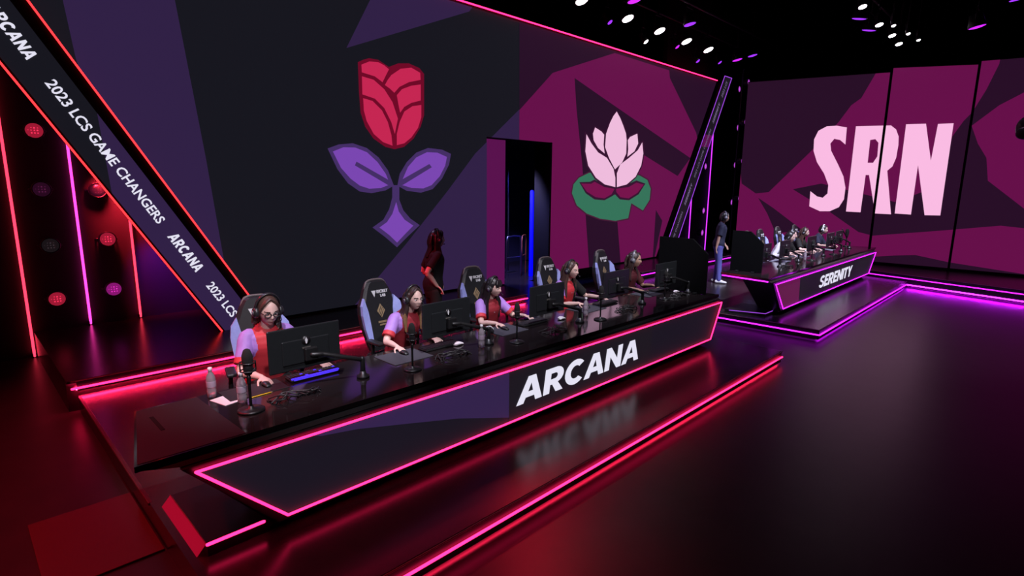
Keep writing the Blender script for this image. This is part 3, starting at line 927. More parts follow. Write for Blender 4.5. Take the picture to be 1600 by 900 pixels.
ORD = ['nearest the rose', 'second from the rose', 'third, above the lotus', 'fourth along, past the lotus', 'farthest of all']
AIM = (0, -0.45, -1)
for i, x in enumerate((10.73, 12.6, 14.14, 15.64, 17.02)):
    head('large white round lamp of the row over the big screen, ' + ORD[i], (x, 8.4, 6.69), LW, 'large white lamps over the big screen', AIM, 0.145)
pipe('long pipe carrying the large white lamps over the big screen', (2.0, 8.5, 7.18), (19.3, 8.5, 7.18))
for i, (x, z, m) in enumerate(((12.34, 6.62, LP), (14.05, 6.46, LW), (15.76, 6.62, LMG), (17.08, 6.43, LP), (18.6, 6.62, LP))):
    head(['small violet lamp nearest the rose in the lower row', 'small white lamp, second in the lower row over the big screen', 'small magenta lamp, third in the lower row over the big screen', 'small violet lamp fourth along the lower row', 'small violet lamp at the far end of the lower row'][i],
         (x, 8.75, z), m, 'small lamps just above the big screen', (0.2, -0.8, -1), 0.07)
for i, (x, y, z, m) in enumerate(((11.62, 7.6, 6.72, LMG), (14.26, 7.6, 6.74, LP), (18.66, 8.2, 6.63, LMG), (19.83, 8.2, 6.95, LP))):
    head(['purple lamp at the top edge of the photo left of centre', 'purple lamp alone above the row of white lamps', 'magenta lamp above the top of the right banner', 'purple lamp right of the magenta one over the right banner'][i],
         (x, y, z), m, 'purple lamps over the stage', (0.1, -0.2, -1), 0.15)
pipe('pipe carrying purple lamps in front of the white row', (2.0, 7.62, 7.24), (20.6, 7.62, 7.24))
for i, (x, z) in enumerate(((15.28, 6.65), (16.9, 6.58), (18.33, 6.59), (19.2, 6.53))):
    head('white lamp of the receding row over the SRN screen, ' + ['first and nearest', 'second', 'third', 'last and farthest'][i], (x, 3.9, z), LW, 'white lamps over the SRN screen', (-0.2, -0.3, -1), 0.085)
for i, (x, z) in enumerate(((16.0, 6.3), (17.6, 6.42), (18.9, 6.5))):
    head('tiny faint white lamp beside the row over the SRN screen, ' + ['nearest', 'middle', 'farthest'][i], (x, 3.4, z), LW, 'tiny lamps over the SRN screen', (-0.2, -0.3, -1), 0.045)
pipe('pipe carrying the white lamps over the SRN screen', (12.0, 3.98, 7.08), (20.6, 3.98, 7.08))
for i, (x, z) in enumerate(((16.46, 6.7), (17.45, 6.62))):
    head(['upper purple lamp left of the white lamp cluster', 'lower purple lamp left of the white lamp cluster'][i], (x, 4.25, z), LP, 'purple lamps by the white cluster', (0.1, 0.2, -1), 0.16)
for i, (x, y, z) in enumerate(((17.21, 2.0, 6.26), (20.0, 1.6, 7.39))):
    head(['lone magenta lamp over the right screen module', 'purple lamp in the top right corner'][i], (x, y, z), LMG if i == 0 else LP, 'lamps at the right of the ceiling', (0.1, -0.2, -1), 0.16)
pipe('pipe at the far right below the ceiling', (12.0, 1.9, 7.9), (22.6, 1.9, 7.9))
# moving head at the right edge, on a side boom
t = thing('moving_head_light', 'dark moving head light hanging at the right edge before the SRN screen', 'stage light', (14.0, 0.70, 3.70))
mb = MB(); mb.ellipsoid((0, 0, 0), (0.13, 0.15, 0.21), satin_m); mb.obj('head', t)
mb = MB(); mb.lathe([(0.10, 0), (0.11, 0.05), (0.09, 0.07)], plastic_m, Matrix.Translation((-0.09, 0.02, -0.1)) @ Matrix.Rotation(-PI / 2, 4, 'Y')); mb.obj('lens', t)
mb = MB(); mb.bar([(0, -0.15, 0), (0, -0.6, 0), (0, -0.6, 5.5)], 0.03, satin_m); mb.obj('boom', t)

# ================================================================== DESKS
def hull(mb, rings, m):
    n = len(rings[0])
    v = [p for r in rings for p in r]
    f = []
    for i in range(len(rings) - 1):
        for k in range(n):
            f.append([i * n + k, i * n + (k + 1) % n, (i + 1) * n + (k + 1) % n, (i + 1) * n + k])
    f.append([k for k in range(n)][::-1]); f.append([(len(rings) - 1) * n + k for k in range(n)])
    mb.raw(v, f, m)


def desk(label, top, strips_q, word, wx, wz, regions, smat, base_x, side_strip=None):
    """top: front-left, front-right, back-right, back-left of the worktop"""
    (ax, ay), (bx, by), (cx, cy), (dx, dy) = top
    ox, oy = (ax + bx) / 2, (ay + dy) / 2
    Z = 0.2
    L = lambda x, y, z: V((x - ox, y - oy, z - Z))
    t = thing('team_desk', label, 'desk', (ox, oy, Z))
    mb = MB()
    mb.prism([L(x, y, 0.912) for x, y in top], (0, 0, 0), (0, 0, 0.038), gloss_m)
    mb.obj('worktop', t)
    if side_strip is None:
        mb = MB(); mb.prism([L(ax + 0.02, ay + 0.02, 0.9502), L(1.25, ay + 0.02, 0.9502), L(1.22, dy - 0.02, 0.9502), L(dx + 0.01, dy - 0.02, 0.9502)], (0, 0, 0), (0, 0, 0.0025), mat('matte_end', (0.018, 0.010, 0.012), 0.5)); mb.obj('end_mat', t, label='matte grey-brown end surface')
        mb = MB(); mb.box(L(0.87, 4.28, 0.9535), (0.025, 0.30, 0.003), black_m); mb.obj('cable_slot', t)
    q = strips_q
    e = 0.07
    mb = MB()
    b0, b1 = base_x
    hull(mb, [[L(b0 + 0.1, 3.76, 0.2), L(b1 - 0.1, 3.76, 0.2), L(b1 - 0.15, 4.05, 0.2), L(b0 + 0.15, 4.05, 0.2)],
              [L(q[3][0] - e, 3.64, 0.26), L(q[2][0] + e, 3.64, 0.26), L(q[2][0], 4.06, 0.3), L(q[3][0], 4.06, 0.3)],
              [L(q[0][0] - e, 3.64, 0.885), L(q[1][0] + e, 3.64, 0.885), L(cx - 0.05, cy - 0.4, 0.87), L(dx + 0.05, dy - 0.4, 0.87)],
              [L(ax + 0.02, ay + 0.015, 0.911), L(bx - 0.02, by + 0.015, 0.911), L(cx - 0.03, cy - 0.25, 0.911), L(dx + 0.03, dy - 0.25, 0.911)]], satin_m)
    for fx in (b0 + 1.36, b0 + 4.15, b0 + 5.7):
        mb.box(L(fx, 4.32, 0.55), (0.06, 0.45, 0.7), satin_m)
    mb.obj('body', t)
    mb = MB()
    mb.prism([L(x, 3.60, z) for x, z in ((q[0][0] - e, q[0][1] + 0.03), (q[1][0] + e, q[1][1] + 0.03), (q[2][0] + e * 0.8, q[2][1] - 0.04), (q[3][0] - e * 0.8, q[3][1] - 0.04))], (0, 0, 0), (0, 0.035, 0), satin_m)
    mb.obj('screen_frame', t)
    mb = MB()
    quad = [(x, z) for x, z in q]
    for i, (c, poly) in enumerate(regions):
        p = quad if poly is None else clip(list(poly), poly_planes(quad))
        if len(p) >= 3:
            flat(mb, [[(x - ox, z - Z) for x, z in p]], ART[c], lambda u, v, d: V((u, 3.60 - oy - d, v)), 0.003 + 0.002 * i)
    mb.obj('screen_image', t)
    mb = MB()
    block_word(mb, word, wx[0] - ox, wx[1] - ox, wz[0] - Z, wz[1], ART['text_white'], lambda u, v, d: V((u, 3.60 - oy - d, v)), 0.012, 0.16 if word == 'ARCANA' else 0.3, 0.05)
    mb.obj('screen_lettering', t)
    for i in range(4):
        a, b = q[i], q[(i + 1) % 4]
        mb = MB(); strip(mb, [L(a[0], 3.578, a[1]), L(b[0], 3.578, b[1])], 0.0095, smat); mb.obj('light_strip', t)
    if side_strip:
        mb = MB(); strip(mb, [L(*p) for p in side_strip], 0.012, smat); mb.obj('light_strip', t)
    return t


def poly_planes(q):
    """half planes of a convex polygon (any winding)"""
    a = sum(q[i][0] * q[(i + 1) % len(q)][1] - q[(i + 1) % len(q)][0] * q[i][1] for i in range(len(q)))
    s = 1 if a > 0 else -1
    r = []
    for i in range(len(q)):
        p, n = q[i], q[(i + 1) % len(q)]
        nx, nz = (n[1] - p[1]) * s, -(n[0] - p[0]) * s
        r.append((nx, nz, nx * p[0] + nz * p[1]))
    return r


desk('long black angular desk with pink outlined screen reading ARCANA', [(0.61, 3.685), (8.35, 3.665), (8.20, 4.65), (0.81, 4.64)],
     [(0.90, 0.85), (8.27, 0.85), (7.97, 0.32), (1.44, 0.32)], 'ARCANA', (3.735, 5.985), (0.455, 0.268),
     [('desk_navy', None), ('desk_purple', [(1.5, 0.9), (1.72, 0.81), (2.01, 0.77), (2.47, 0.67), (3.01, 0.55), (3.66, 0.36), (3.66, 0.28), (4.0, 0.2), (3.64, 0.9)]),
      ('desk_grey', [(3.64, 0.2), (3.64, 0.9), (6.25, 0.9), (6.25, 0.2)])], PINK, (1.35, 8.05))
desk('long black angular desk with violet outlined screen reading SERENITY', [(10.47, 3.685), (18.5, 3.68), (18.3, 4.65), (10.62, 4.66)],
     [(10.53, 0.85), (18.05, 0.85), (17.5, 0.32), (11.04, 0.32)], 'SERENITY', (13.17, 15.80), (0.445, 0.262),
     [('desk_mag', None), ('desk_grey', [(11.98, 0.2), (11.9, 0.9), (19, 0.9), (19, 0.2)])], MAGS, (10.95, 17.6),
     [(10.60, 4.62, 0.895), (10.455, 3.70, 0.895)])

# small plinth toes peeking out under the desk ends
t = thing('desk_plinth', 'low plinth with red-lit end face under the near end of the ARCANA desk', 'plinth', (0.945, 3.67, 0.2))
mb = MB()
mb.prism([(0, 0, 0), (0.4, 0, 0), (0.6, 0.08, 0), (0.6, 0.8, 0), (0, 0.8, 0)], (0, 0, 0), (0, 0, 0.098), satin_m)
mb.obj('deck', t)
mb = MB()
GLOW = mat('red_glow_paint', (0.05, 0.01, 0.015), 0.5, emit=(0.75, 0.006, 0.045), es=0.42)  # emission stands in for red light falling on the slanted face
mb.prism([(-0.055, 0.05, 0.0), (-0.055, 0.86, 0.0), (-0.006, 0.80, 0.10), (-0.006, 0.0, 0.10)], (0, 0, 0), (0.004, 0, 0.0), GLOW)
mb.obj('lit_end_panel', t, label='slanted end panel with red light painted on')
mb = MB(); strip(mb, [(-0.004, 0.8, 0.1), (-0.004, 0, 0.1)], 0.004, edge_m); mb.obj('edge_trim', t)
mb = MB(); strip(mb, [(0.0, -0.008, 0.092), (0.36, -0.008, 0.092)], 0.011, PINK); mb.obj('light_strip', t)
t = thing('desk_plinth', 'low plinth with thin violet light line under the SERENITY desk end', 'plinth', (10.66, 3.76, 0.2))
mb = MB()
mb.prism([(0, 0, 0), (0.38, 0, 0), (0.6, 0.1, 0), (0.6, 0.7, 0), (-0.2, 0.7, 0)], (0, 0, 0), (0, 0, 0.07), satin_m)
mb.obj('deck', t)
mb = MB(); strip(mb, [(-0.22, 0.6, 0.06), (-0.02, -0.008, 0.06), (0.36, -0.008, 0.06)], 0.007, DIMV); mb.obj('light_strip', t)

# privacy screens standing on the inner desk ends
def privacy(label, x, y0, y1, z1):
    t = thing('privacy_screen', label, 'partition', (x, y0, 0.95), 0, 'privacy screens on the inner desk ends')
    h = z1 - 0.95
    mb = MB()
    mb.prism([(0, 0, 0.005), (0, 0, h - 0.22), (0, 0.26, h), (0, y1 - y0, h), (0, y1 - y0, 0.005)], (-0.02, 0, 0), (0.02, 0, 0), drape_m)
    mb.obj('panel', t)
    for y in (0.15, y1 - y0 - 0.15):
        mb = MB(); mb.box((0, y, 0.012), (0.2, 0.05, 0.024), metal_m, bev=0.005); mb.obj('foot', t)


privacy('black chamfered privacy screen at the far end of the ARCANA desk', 8.14, 3.79, 4.62, 1.80)
privacy('black chamfered privacy screen at the near end of the SERENITY desk', 11.0, 4.03, 4.64, 1.75)

# ================================================================== CHAIRS
leather = mat('black_leather', (0.014, 0.014, 0.017), 0.5, var=0.3)
bolster = mat('periwinkle_leather', (0.38, 0.43, 0.92), 0.45, var=0.15)
white_m = mat('white_print', (0.75, 0.75, 0.78), 0.6, var=0.05)
gold_m = mat('gold_print', (0.42, 0.30, 0.17), 0.5, 0.2, var=0.15)


def make_chair(label, group):
    """gaming chair, faces -y, origin on the floor under the seat"""
    t = thing('gaming_chair', label, 'chair', (0, 0, 0), 0, group)
    mb = MB()
    mb.loft([(0, -0.26, 0.425), (0, -0.20, 0.42), (0, 0.1, 0.405), (0, 0.24, 0.425)], [(0.23, 0.045), (0.25, 0.055), (0.25, 0.055), (0.22, 0.05)], leather, n=18)
    for s in (-1, 1):
        mb.loft([(s * 0.24, -0.24, 0.455), (s * 0.26, 0, 0.46), (s * 0.23, 0.22, 0.455)], [0.04, 0.05, 0.04], leather, n=10)
    mb.obj('seat', t)
    # backrest outline (x, z) leaning back
    lean = 0.20
    Bk = lambda x, d, z: V((x, 0.20 + (z - 0.5) * lean + d, z))
    sil = [(0.20, 0.50), (0.235, 0.62), (0.275, 0.80), (0.285, 0.95), (0.27, 1.05), (0.22, 1.13), (0.175, 1.24), (0.13, 1.315), (0.09, 1.335)]
    out = sil + [(-x, z) for x, z in reversed(sil)]
    mb = MB()
    for (d, k) in ((0.0, 0),):
        inn = [(x * 0.93, 0.5 + (z - 0.5) * 0.985) for x, z in out]
        rings = [[Bk(x * 0.9, 0.0, z) for x, z in inn], [Bk(x, 0.025, z) for x, z in out], [Bk(x, 0.075, z) for x, z in out], [Bk(x * 0.9, 0.10, z) for x, z in inn]]
        n = len(out)
        v = [p for r in rings for p in r]; f = []
        for i in range(3):
            for q in range(n):
                f.append([i * n + q, i * n + (q + 1) % n, (i + 1) * n + (q + 1) % n, (i + 1) * n + q])
        tri = tessellate_polygon([[V((x, z, 0)) for x, z in inn]])
        f += [list(a) for a in tri] + [[i + 3 * n for i in reversed(a)] for a in tri]
        mb.raw(v, f, leather)
    mb.obj('backrest', t)
    for s in (-1, 1):
        mb = MB()
        mb.prism([Bk(s * x, y, z) for x, y, z in ((0.165, -0.012, 0.56), (0.235, -0.03, 0.62), (0.272, -0.04, 0.78), (0.290, -0.05, 0.95), (0.276, -0.045, 1.06), (0.215, -0.012, 1.14), (0.18, -0.008, 0.98), (0.165, -0.008, 0.75))], (0, 0, 0), (0, 0.045, 0), bolster)
        mb.obj('side_bolster', t, label='periwinkle blue side bolster')
    mb = MB()
    mb.loft([Bk(-0.165, 0.04, 1.22), Bk(-0.12, 0.04, 1.325), Bk(0, 0.04, 1.345), Bk(0.12, 0.04, 1.325), Bk(0.165, 0.04, 1.22)], [0.014] * 5, grey_pipe, n=8)
    mb.obj('piping', t)
    # head area print: badge, two rows of letters
    X0 = Matrix(((1, 0, 0, 0), (0, lean, -1, 0), (0, 1, lean, 0), (0, 0, 0, 1)))
    bm_ = bmesh.new()
    for s_, sx, z, sz in (('SECRET', -0.03, 1.185, 0.05), ('LAB', 0.02, 1.135, 0.045)):
        p = Bk(sx, -0.004, z)
        me = text_mesh(s_, sz, white_m, Matrix.Translation(p) @ X0, 0.002, 0.002)
        bm_.from_mesh(me); bpy.data.meshes.remove(me)
    mb = MB(); mb.mi(white_m); mb.bm.free(); mb.bm = bm_
    mb.prism([Bk(-0.10, -0.004, 1.22), Bk(-0.04, -0.004, 1.22), Bk(-0.065, -0.004, 1.14)], (0, 0, 0), (0, -0.003, 0), white_m)
    mb.obj('headrest_print', t)
    mb = MB()
    for k, (zc, h, wd) in enumerate(((0.98, 0.05, 0.05), (0.92, 0.05, 0.05))):
        pass
    mb.prism([Bk(0, -0.004, 0.885), Bk(0.058, -0.004, 0.97), Bk(0, -0.004, 1.055), Bk(-0.058, -0.004, 0.97)], (0, 0, 0), (0, -0.003, 0), gold_m)
    for u in (-0.5, 0.0, 0.5):
        cx_, cz_ = 0.029 * u * 1.0, 0.97 - 0.0425 * u
        mb.prism([Bk(cx_ - 0.026, -0.0075, cz_ - 0.042), Bk(cx_ - 0.021, -0.0075, cz_ - 0.046), Bk(cx_ + 0.026, -0.0075, cz_ + 0.036), Bk(cx_ + 0.021, -0.0075, cz_ + 0.040)], (0, 0, 0), (0, -0.002, 0), leather)
    mb.box(Bk(0, -0.006, 0.835), (0.12, 0.004, 0.025), gold_m); mb.box(Bk(0, -0.006, 0.80), (0.09, 0.004, 0.02), gold_m)
    mb.obj('backrest_print', t, label='gold lattice diamond print')
    for s in (-1, 1):
        mb = MB()
        mb.loft([(s * 0.25, 0.02, 0.44), (s * 0.33, 0.02, 0.46), (s * 0.33, 0.0, 0.66)], [0.022, 0.022, 0.02], satin_m, n=8)
        mb.box((s * 0.33, -0.04, 0.69), (0.09, 0.27, 0.035), plastic_m, bev=0.012)
        mb.obj('armrest', t)
    mb = MB(); mb.lathe([(0.026, 0.10), (0.026, 0.30), (0.045, 0.31), (0.045, 0.40), (0.12, 0.41), (0.12, 0.43)], satin_m, n=14); mb.obj('gas_column', t)
    for i in range(5):
        a = 2 * PI * i / 5 + 0.3
        mb = MB()
        d = V((math.cos(a), math.sin(a), 0))
        mb.loft([V((0, 0, 0.12)), d * 0.18 + V((0, 0, 0.11)), d * 0.31 + V((0, 0, 0.085))], [(0.03, 0.025), (0.026, 0.02), (0.02, 0.016)], satin_m, n=8)
        o = mb.obj('leg', t)
        mb = MB()
        X = Matrix.Translation(d * 0.31 + V((0, 0, 0.035))) @ Matrix.Rotation(a + PI / 2, 4, 'Z') @ Matrix.Rotation(PI / 2, 4, 'Y')
        mb.lathe([(0.02, -0.028), (0.033, -0.024), (0.033, -0.006), (0.012, -0.005), (0.012, 0.005), (0.033, 0.006), (0.033, 0.024), (0.02, 0.028)], plastic_m, X, n=14)
        mb.obj('caster', o)
    return t


grey_pipe = mat('grey_piping', (0.16, 0.13, 0.13), 0.5)
CG = 'gaming chairs at the ARCANA desk'
chairs = [(2.03, 5.30, -0.25, 'gaming chair nearest the photo left, behind the player in glasses'),
          (3.52, 5.32, 0.06, 'gaming chair fully showing its gold diamond print, behind the second player'),
          (5.02, 5.34, -0.05, 'gaming chair behind the dark haired player in the middle'),
          (6.56, 5.34, -0.05, 'gaming chair behind the long haired player with a dark jacket, left of the lotus'),
          (8.06, 5.34, 0.05, 'gaming chair farthest along the ARCANA desk under the lotus emblem')]
c0 = make_chair(chairs[0][3], CG)
for i, (x, y, rz, lab) in enumerate(chairs):
    if i == 0:
        c0.location = (x, y, 0.2); c0.rotation_euler = (0, 0, rz); c0.scale = (0.96, 0.96, 0.955)
    else:
        dup(c0, (x, y, 0.2), rz, lab, CG)
SG = 'gaming chairs at the SERENITY desk'
for x, y, rz, lab in ((14.45, 5.36, 0.0, 'gaming chair nearest the black privacy screen on the SERENITY side'),
                      (15.38, 5.38, 0.0, 'gaming chair behind the SERENITY player in dark top with big headset'),
                      (16.75, 5.42, 0.0, 'gaming chair third along the SERENITY desk'),
                      (18.1, 5.40, 0.0, 'gaming chair farthest along the SERENITY desk')):
    dup(c0, (x, y, 0.2), rz, lab, SG)

# ================================================================== DESK EQUIPMENT
scr_back = mat('monitor_shell', (0.016, 0.018, 0.02), 0.32, var=0.15)
scr_face = mat('monitor_face', (0.01, 0.01, 0.012), 0.2, emit=(0.25, 0.30, 0.45), es=0.5)


def make_monitor(label, group):
    """screen faces +y, back faces -y; origin on the table under the panel"""
    t = thing('monitor', label, 'monitor', (0, 0, 0), 0, group)
    mb = MB()
    mb.box((0, 0, 0.325), (0.61, 0.022, 0.355), scr_back, bev=0.008)
    mb.box((0, -0.014, 0.30), (0.40, 0.016, 0.2), scr_back, bev=0.007)
    mb.obj('shell', t)
    mb = MB(); mb.box((0, 0.0125, 0.328), (0.59, 0.002, 0.33), scr_face); mb.obj('screen', t)
    mb = MB()
    X = Matrix.Translation((0.0, -0.0225, 0.385)) @ Matrix.Rotation(PI / 2, 4, 'X')
    mb.lathe([(0.037, 0.0), (0.037, 0.003), (0.001, 0.003)], satin_m, X, n=24)
    mb.prism([(0.0, -0.0265, 0.413), (0.011, -0.0265, 0.39), (0.007, -0.0265, 0.365), (0, -0.0265, 0.357), (-0.007, -0.0265, 0.365), (-0.011, -0.0265, 0.39)], (0, 0, 0), (0, -0.002, 0), white_m)
    mb.obj('badge', t, label='round badge with white flame mark')
    mb = MB(); mb.box((0.0, -0.0235, 0.325), (0.07, 0.003, 0.014), mat('dim_print', (0.10, 0.09, 0.08), 0.6)); mb.obj('print', t)
    mb = MB()
    mb.box((0.02, -0.055, 0.275), (0.11, 0.04, 0.11), satin_m, bev=0.01)
    mb.bar([(0.02, -0.075, 0.27), (0.10, -0.10, 0.265)], 0.02, satin_m)
    mb.bar([(0.10, -0.10, 0.265), (0.42, -0.17, 0.16)], 0.019, satin_m, n=10)
    mb.bar([(0.42, -0.17, 0.17), (0.42, -0.17, 0.02)], 0.022, satin_m, n=10)
    mb.obj('arm', t)
    mb = MB(); mb.lathe([(0.055, 0.0), (0.055, 0.02), (0.03, 0.035), (0.026, 0.06)], metal_m, Matrix.Translation((0.42, -0.17, 0.0)), n=18); mb.obj('base_plate', t)
    return t


MG = 'monitors on the ARCANA desk'
mons = [(1.965, 4.30, 'monitor hiding the torso of the player in glasses, nearest of all'), (3.45, 4.30, 'monitor right of the second player, below the standing coach in black'),
        (4.90, 4.22, 'monitor in front of the doorway, right of the middle player'), (6.42, 4.28, 'monitor left of the farthest ARCANA player, below the lotus'),
        (7.70, 4.24, 'monitor standing next to the black privacy screen of the ARCANA desk')]
m0 = None
for x, y, lab in mons:
    if m0 is None:
        m0 = make_monitor(lab, MG); m0.location = (x, y, 0.95)
    else:
        dup(m0, (x, y, 0.95), 0, lab, MG)
for x, y, lab in ((11.85, 4.3, 'monitor just right of the privacy screen on the SERENITY desk'), (13.0, 4.3, 'second monitor from the privacy screen on the SERENITY desk'),
                  (14.65, 4.25, 'monitor at the middle of the SERENITY desk before the blue-edged chair'), (16.15, 4.25, 'monitor fourth along the SERENITY desk'),
                  (17.15, 4.3, 'monitor farthest along the SERENITY desk')):
    dup(m0, (x, y, 0.95), 0, lab, 'monitors on the SERENITY desk')

key_m = mat('keycap', (0.035, 0.035, 0.04), 0.5)
blue_glow = mat('key_backlight', (0.01, 0.01, 0.02), 0.5, emit=(0.07, 0.03, 0.9), es=1.3)


def make_keyboard(label, group, lit):
    t = thing('keyboard', label, 'keyboard', (0, 0, 0), 0, group)
    mb = MB(); mb.box((0, 0, 0.014), (0.44, 0.14, 0.018), plastic_m, bev=0.005)
    if lit: mb.box((0, -0.071, 0.02), (0.40, 0.004, 0.008), blue_glow)
    mb.obj('case', t)
    mb = MB()
    for r in range(5):
        for c in range(16):
            mb.box((-0.2025 + c * 0.027, -0.052 + r * 0.026, 0.027), (0.022, 0.021, 0.010), blue_glow if lit and (r == 0 or (r * 7 + c * 3) % 11 == 0) else key_m)
    mb.obj('keys', t)
    return t


kl = make_keyboard('keyboard with blue lit keys in front of the player in glasses', 'keyboards on the ARCANA desk', True)
kl.location = (2.10, 4.475, 0.95)
kd = make_keyboard('dark keyboard right of the second player with white keycaps at the end', 'keyboards on the ARCANA desk', False)
kd.location = (3.43, 4.40, 0.95)
for x, y, lab in ((4.86, 4.42, 'dark keyboard by the middle player behind the third microphone'), (6.45, 4.47, 'dark keyboard at the hand of the long haired player'), (7.95, 4.47, 'dark keyboard under the hand of the farthest ARCANA player')):
    dup(kd, (x, y, 0.95), 0, lab, 'keyboards on the ARCANA desk')
for x, lab in ((13.7, 'dark keyboard second along the SERENITY desk'), (15.1, 'dark keyboard at the middle of the SERENITY desk'), (17.3, 'dark keyboard at the far end of the SERENITY desk')):
    dup(kd, (x, 4.5, 0.95), 0, lab, 'keyboards on the SERENITY desk')

pad_m = mat('desk_mat', (0.045, 0.045, 0.06), 0.8, bump=0.05, bscale=300)
pad_d = mat('dark_mat', (0.018, 0.014, 0.015), 0.6)
def pad(label, x, y, w_, d_, m, group='mouse mats on the ARCANA desk'):
    mb = MB(); mb.box((0, 0, 0.003), (w_, d_, 0.006), m, bev=0.002)
    mb.obj('mouse_mat', None, label, 'mouse mat', group, None, (x, y, 0.95))
pad('dark mouse mat under the hand of the player in glasses', 1.60, 4.47, 0.46, 0.27, pad_d)
pad('wide grey mouse mat before the second player', 2.98, 4.38, 0.44, 0.36, pad_m)
pad('grey mouse mat before the middle player', 4.40, 4.42, 0.42, 0.36, pad_m)
pad('grey mouse mat below the long haired player with a dark jacket', 6.0, 4.46, 0.46, 0.34, pad_m)
pad('grey mouse mat before the farthest ARCANA player', 7.53, 4.46, 0.42, 0.34, pad_m)
for x, lab in ((13.2, 'pale mouse mat second along the SERENITY desk'), (14.55, 'pale mouse mat at the middle of the SERENITY desk'), (16.7, 'pale mouse mat toward the far end of the SERENITY desk')):
    pad(lab, x, 4.45, 0.42, 0.34, mat('pale_mat', (0.16, 0.16, 0.22), 0.7), 'mouse mats on the SERENITY desk')


def make_mouse(label, group):
    t = thing('mouse', label, 'mouse', (0, 0, 0), 0, group)
    mb = MB(); mb.loft([(0, 0.045, 0.012), (0, 0.02, 0.019), (0, -0.02, 0.018), (0, -0.05, 0.011)], [(0.026, 0.012), (0.031, 0.018), (0.029, 0.017), (0.022, 0.009)], plastic_m, n=12, round_ends=True); mb.obj('shell', t)
    mb = MB(); mb.box((0, -0.035, 0.034), (0.006, 0.018, 0.008), metal_m, bev=0.002); mb.obj('scroll_wheel', t)
    return t


HANDS_R = [(1.70, 4.52), (3.02, 4.47), (4.40, 4.46), (6.03, 4.52), (7.55, 4.52)]
who = ['player in glasses', 'second player', 'middle player', 'long haired player with the dark jacket', 'farthest ARCANA player']
mo = None
for (x, y), wlab in zip(HANDS_R, who):
    lab = 'black mouse under the right hand of the ' + wlab
    if mo is None:
        mo = make_mouse(lab, 'mice on the ARCANA desk'); mo.location = (x, y - 0.035, 0.956)
    else:
        dup(mo, (x, y - 0.035, 0.956), 0, lab, 'mice on the ARCANA desk')

foam = mat('mic_foam', (0.012, 0.012, 0.012), 0.95, bump=0.5, bscale=250)


def make_mic(label, group, h=0.36):
    t = thing('microphone_stand', label, 'microphone', (0, 0, 0), 0, group)
    mb = MB(); mb.lathe([(0.095, 0.0), (0.095, 0.012), (0.08, 0.02), (0.02, 0.024), (0.016, 0.04)], satin_m, n=28); mb.obj('base', t)
    mb = MB(); mb.loft([(0, 0, 0.02), (0, 0, h - 0.04)], [0.011, 0.011], satin_m, n=10, sub=1); mb.bar([(0, 0, h * 0.6), (0, 0, h * 0.72)], 0.016, metal_m); mb.obj('pole', t)
    mb = MB()
    mb.loft([(0, 0, h - 0.06), (0, 0, h + 0.0)], [0.032, 0.034], plastic_m, n=16, sub=1)
    mb.loft([(0, 0, h), (0, 0, h + 0.055), (0, 0, h + 0.085)], [0.036, 0.038, 0.030], foam, n=16)
    mb.obj('microphone', t)
    mb = MB()
    for z in (h - 0.05, h + 0.01):
        mb.bar([(0.055 * math.cos(a * PI / 4), 0.055 * math.sin(a * PI / 4), z) for a in range(9)], 0.005, metal_m, n=6)
    mb.bar([(0.055, 0, h - 0.05), (0.055, 0, h + 0.01)], 0.005, metal_m, n=6); mb.bar([(-0.055, 0, h - 0.05), (-0.055, 0, h + 0.01)], 0.005, metal_m, n=6)
    mb.bar([(0, 0, h - 0.06), (0.055, 0, h - 0.05)], 0.006, metal_m, n=6)
    mb.obj('shock_mount', t)
    return t


mic0 = None
for x, y, lab in ((1.42, 4.06, 'black desk microphone on a round base left of the nearest monitor'), (2.81, 4.00, 'black desk microphone before the chest of the second player'),
                  (4.13, 3.97, 'black desk microphone left of the doorway monitor'), (5.62, 3.96, 'black desk microphone right of the clear bottle below the long haired player'),
                  (7.36, 4.05, 'black desk microphone left of the privacy screen on the ARCANA desk')):
    if mic0 is None:
        mic0 = make_mic(lab, 'microphones on the ARCANA desk'); mic0.location = (x, y, 0.95)
    else:
        dup(mic0, (x, y, 0.95), 0.6, lab, 'microphones on the ARCANA desk').scale = (0.85, 0.85, 0.92)
for x, y, lab in ((13.9, 4.0, 'desk microphone near the middle of the SERENITY desk'), (15.6, 4.0, 'desk microphone third along the SERENITY desk')):
    dup(mic0, (x, y, 0.95), 0, lab, 'microphones on the SERENITY desk')
t = thing('boom_microphone', 'microphone on an angled boom at the far end of the SERENITY desk', 'microphone', (18.1, 4.35, 0.95))
mb = MB(); mb.lathe([(0.07, 0), (0.07, 0.02), (0.02, 0.03)], satin_m, n=20); mb.obj('base', t)
mb = MB(); mb.bar([(0, 0, 0.02), (0, 0, 0.26), (-0.62, -0.02, 0.52)], 0.016, satin_m); mb.obj('boom', t)
mb = MB(); mb.loft([(0, 0, 0.28), (0, 0, 0.40), (0, 0, 0.46)], [0.035, 0.05, 0.045], foam, n=14); mb.obj('microphone', t)

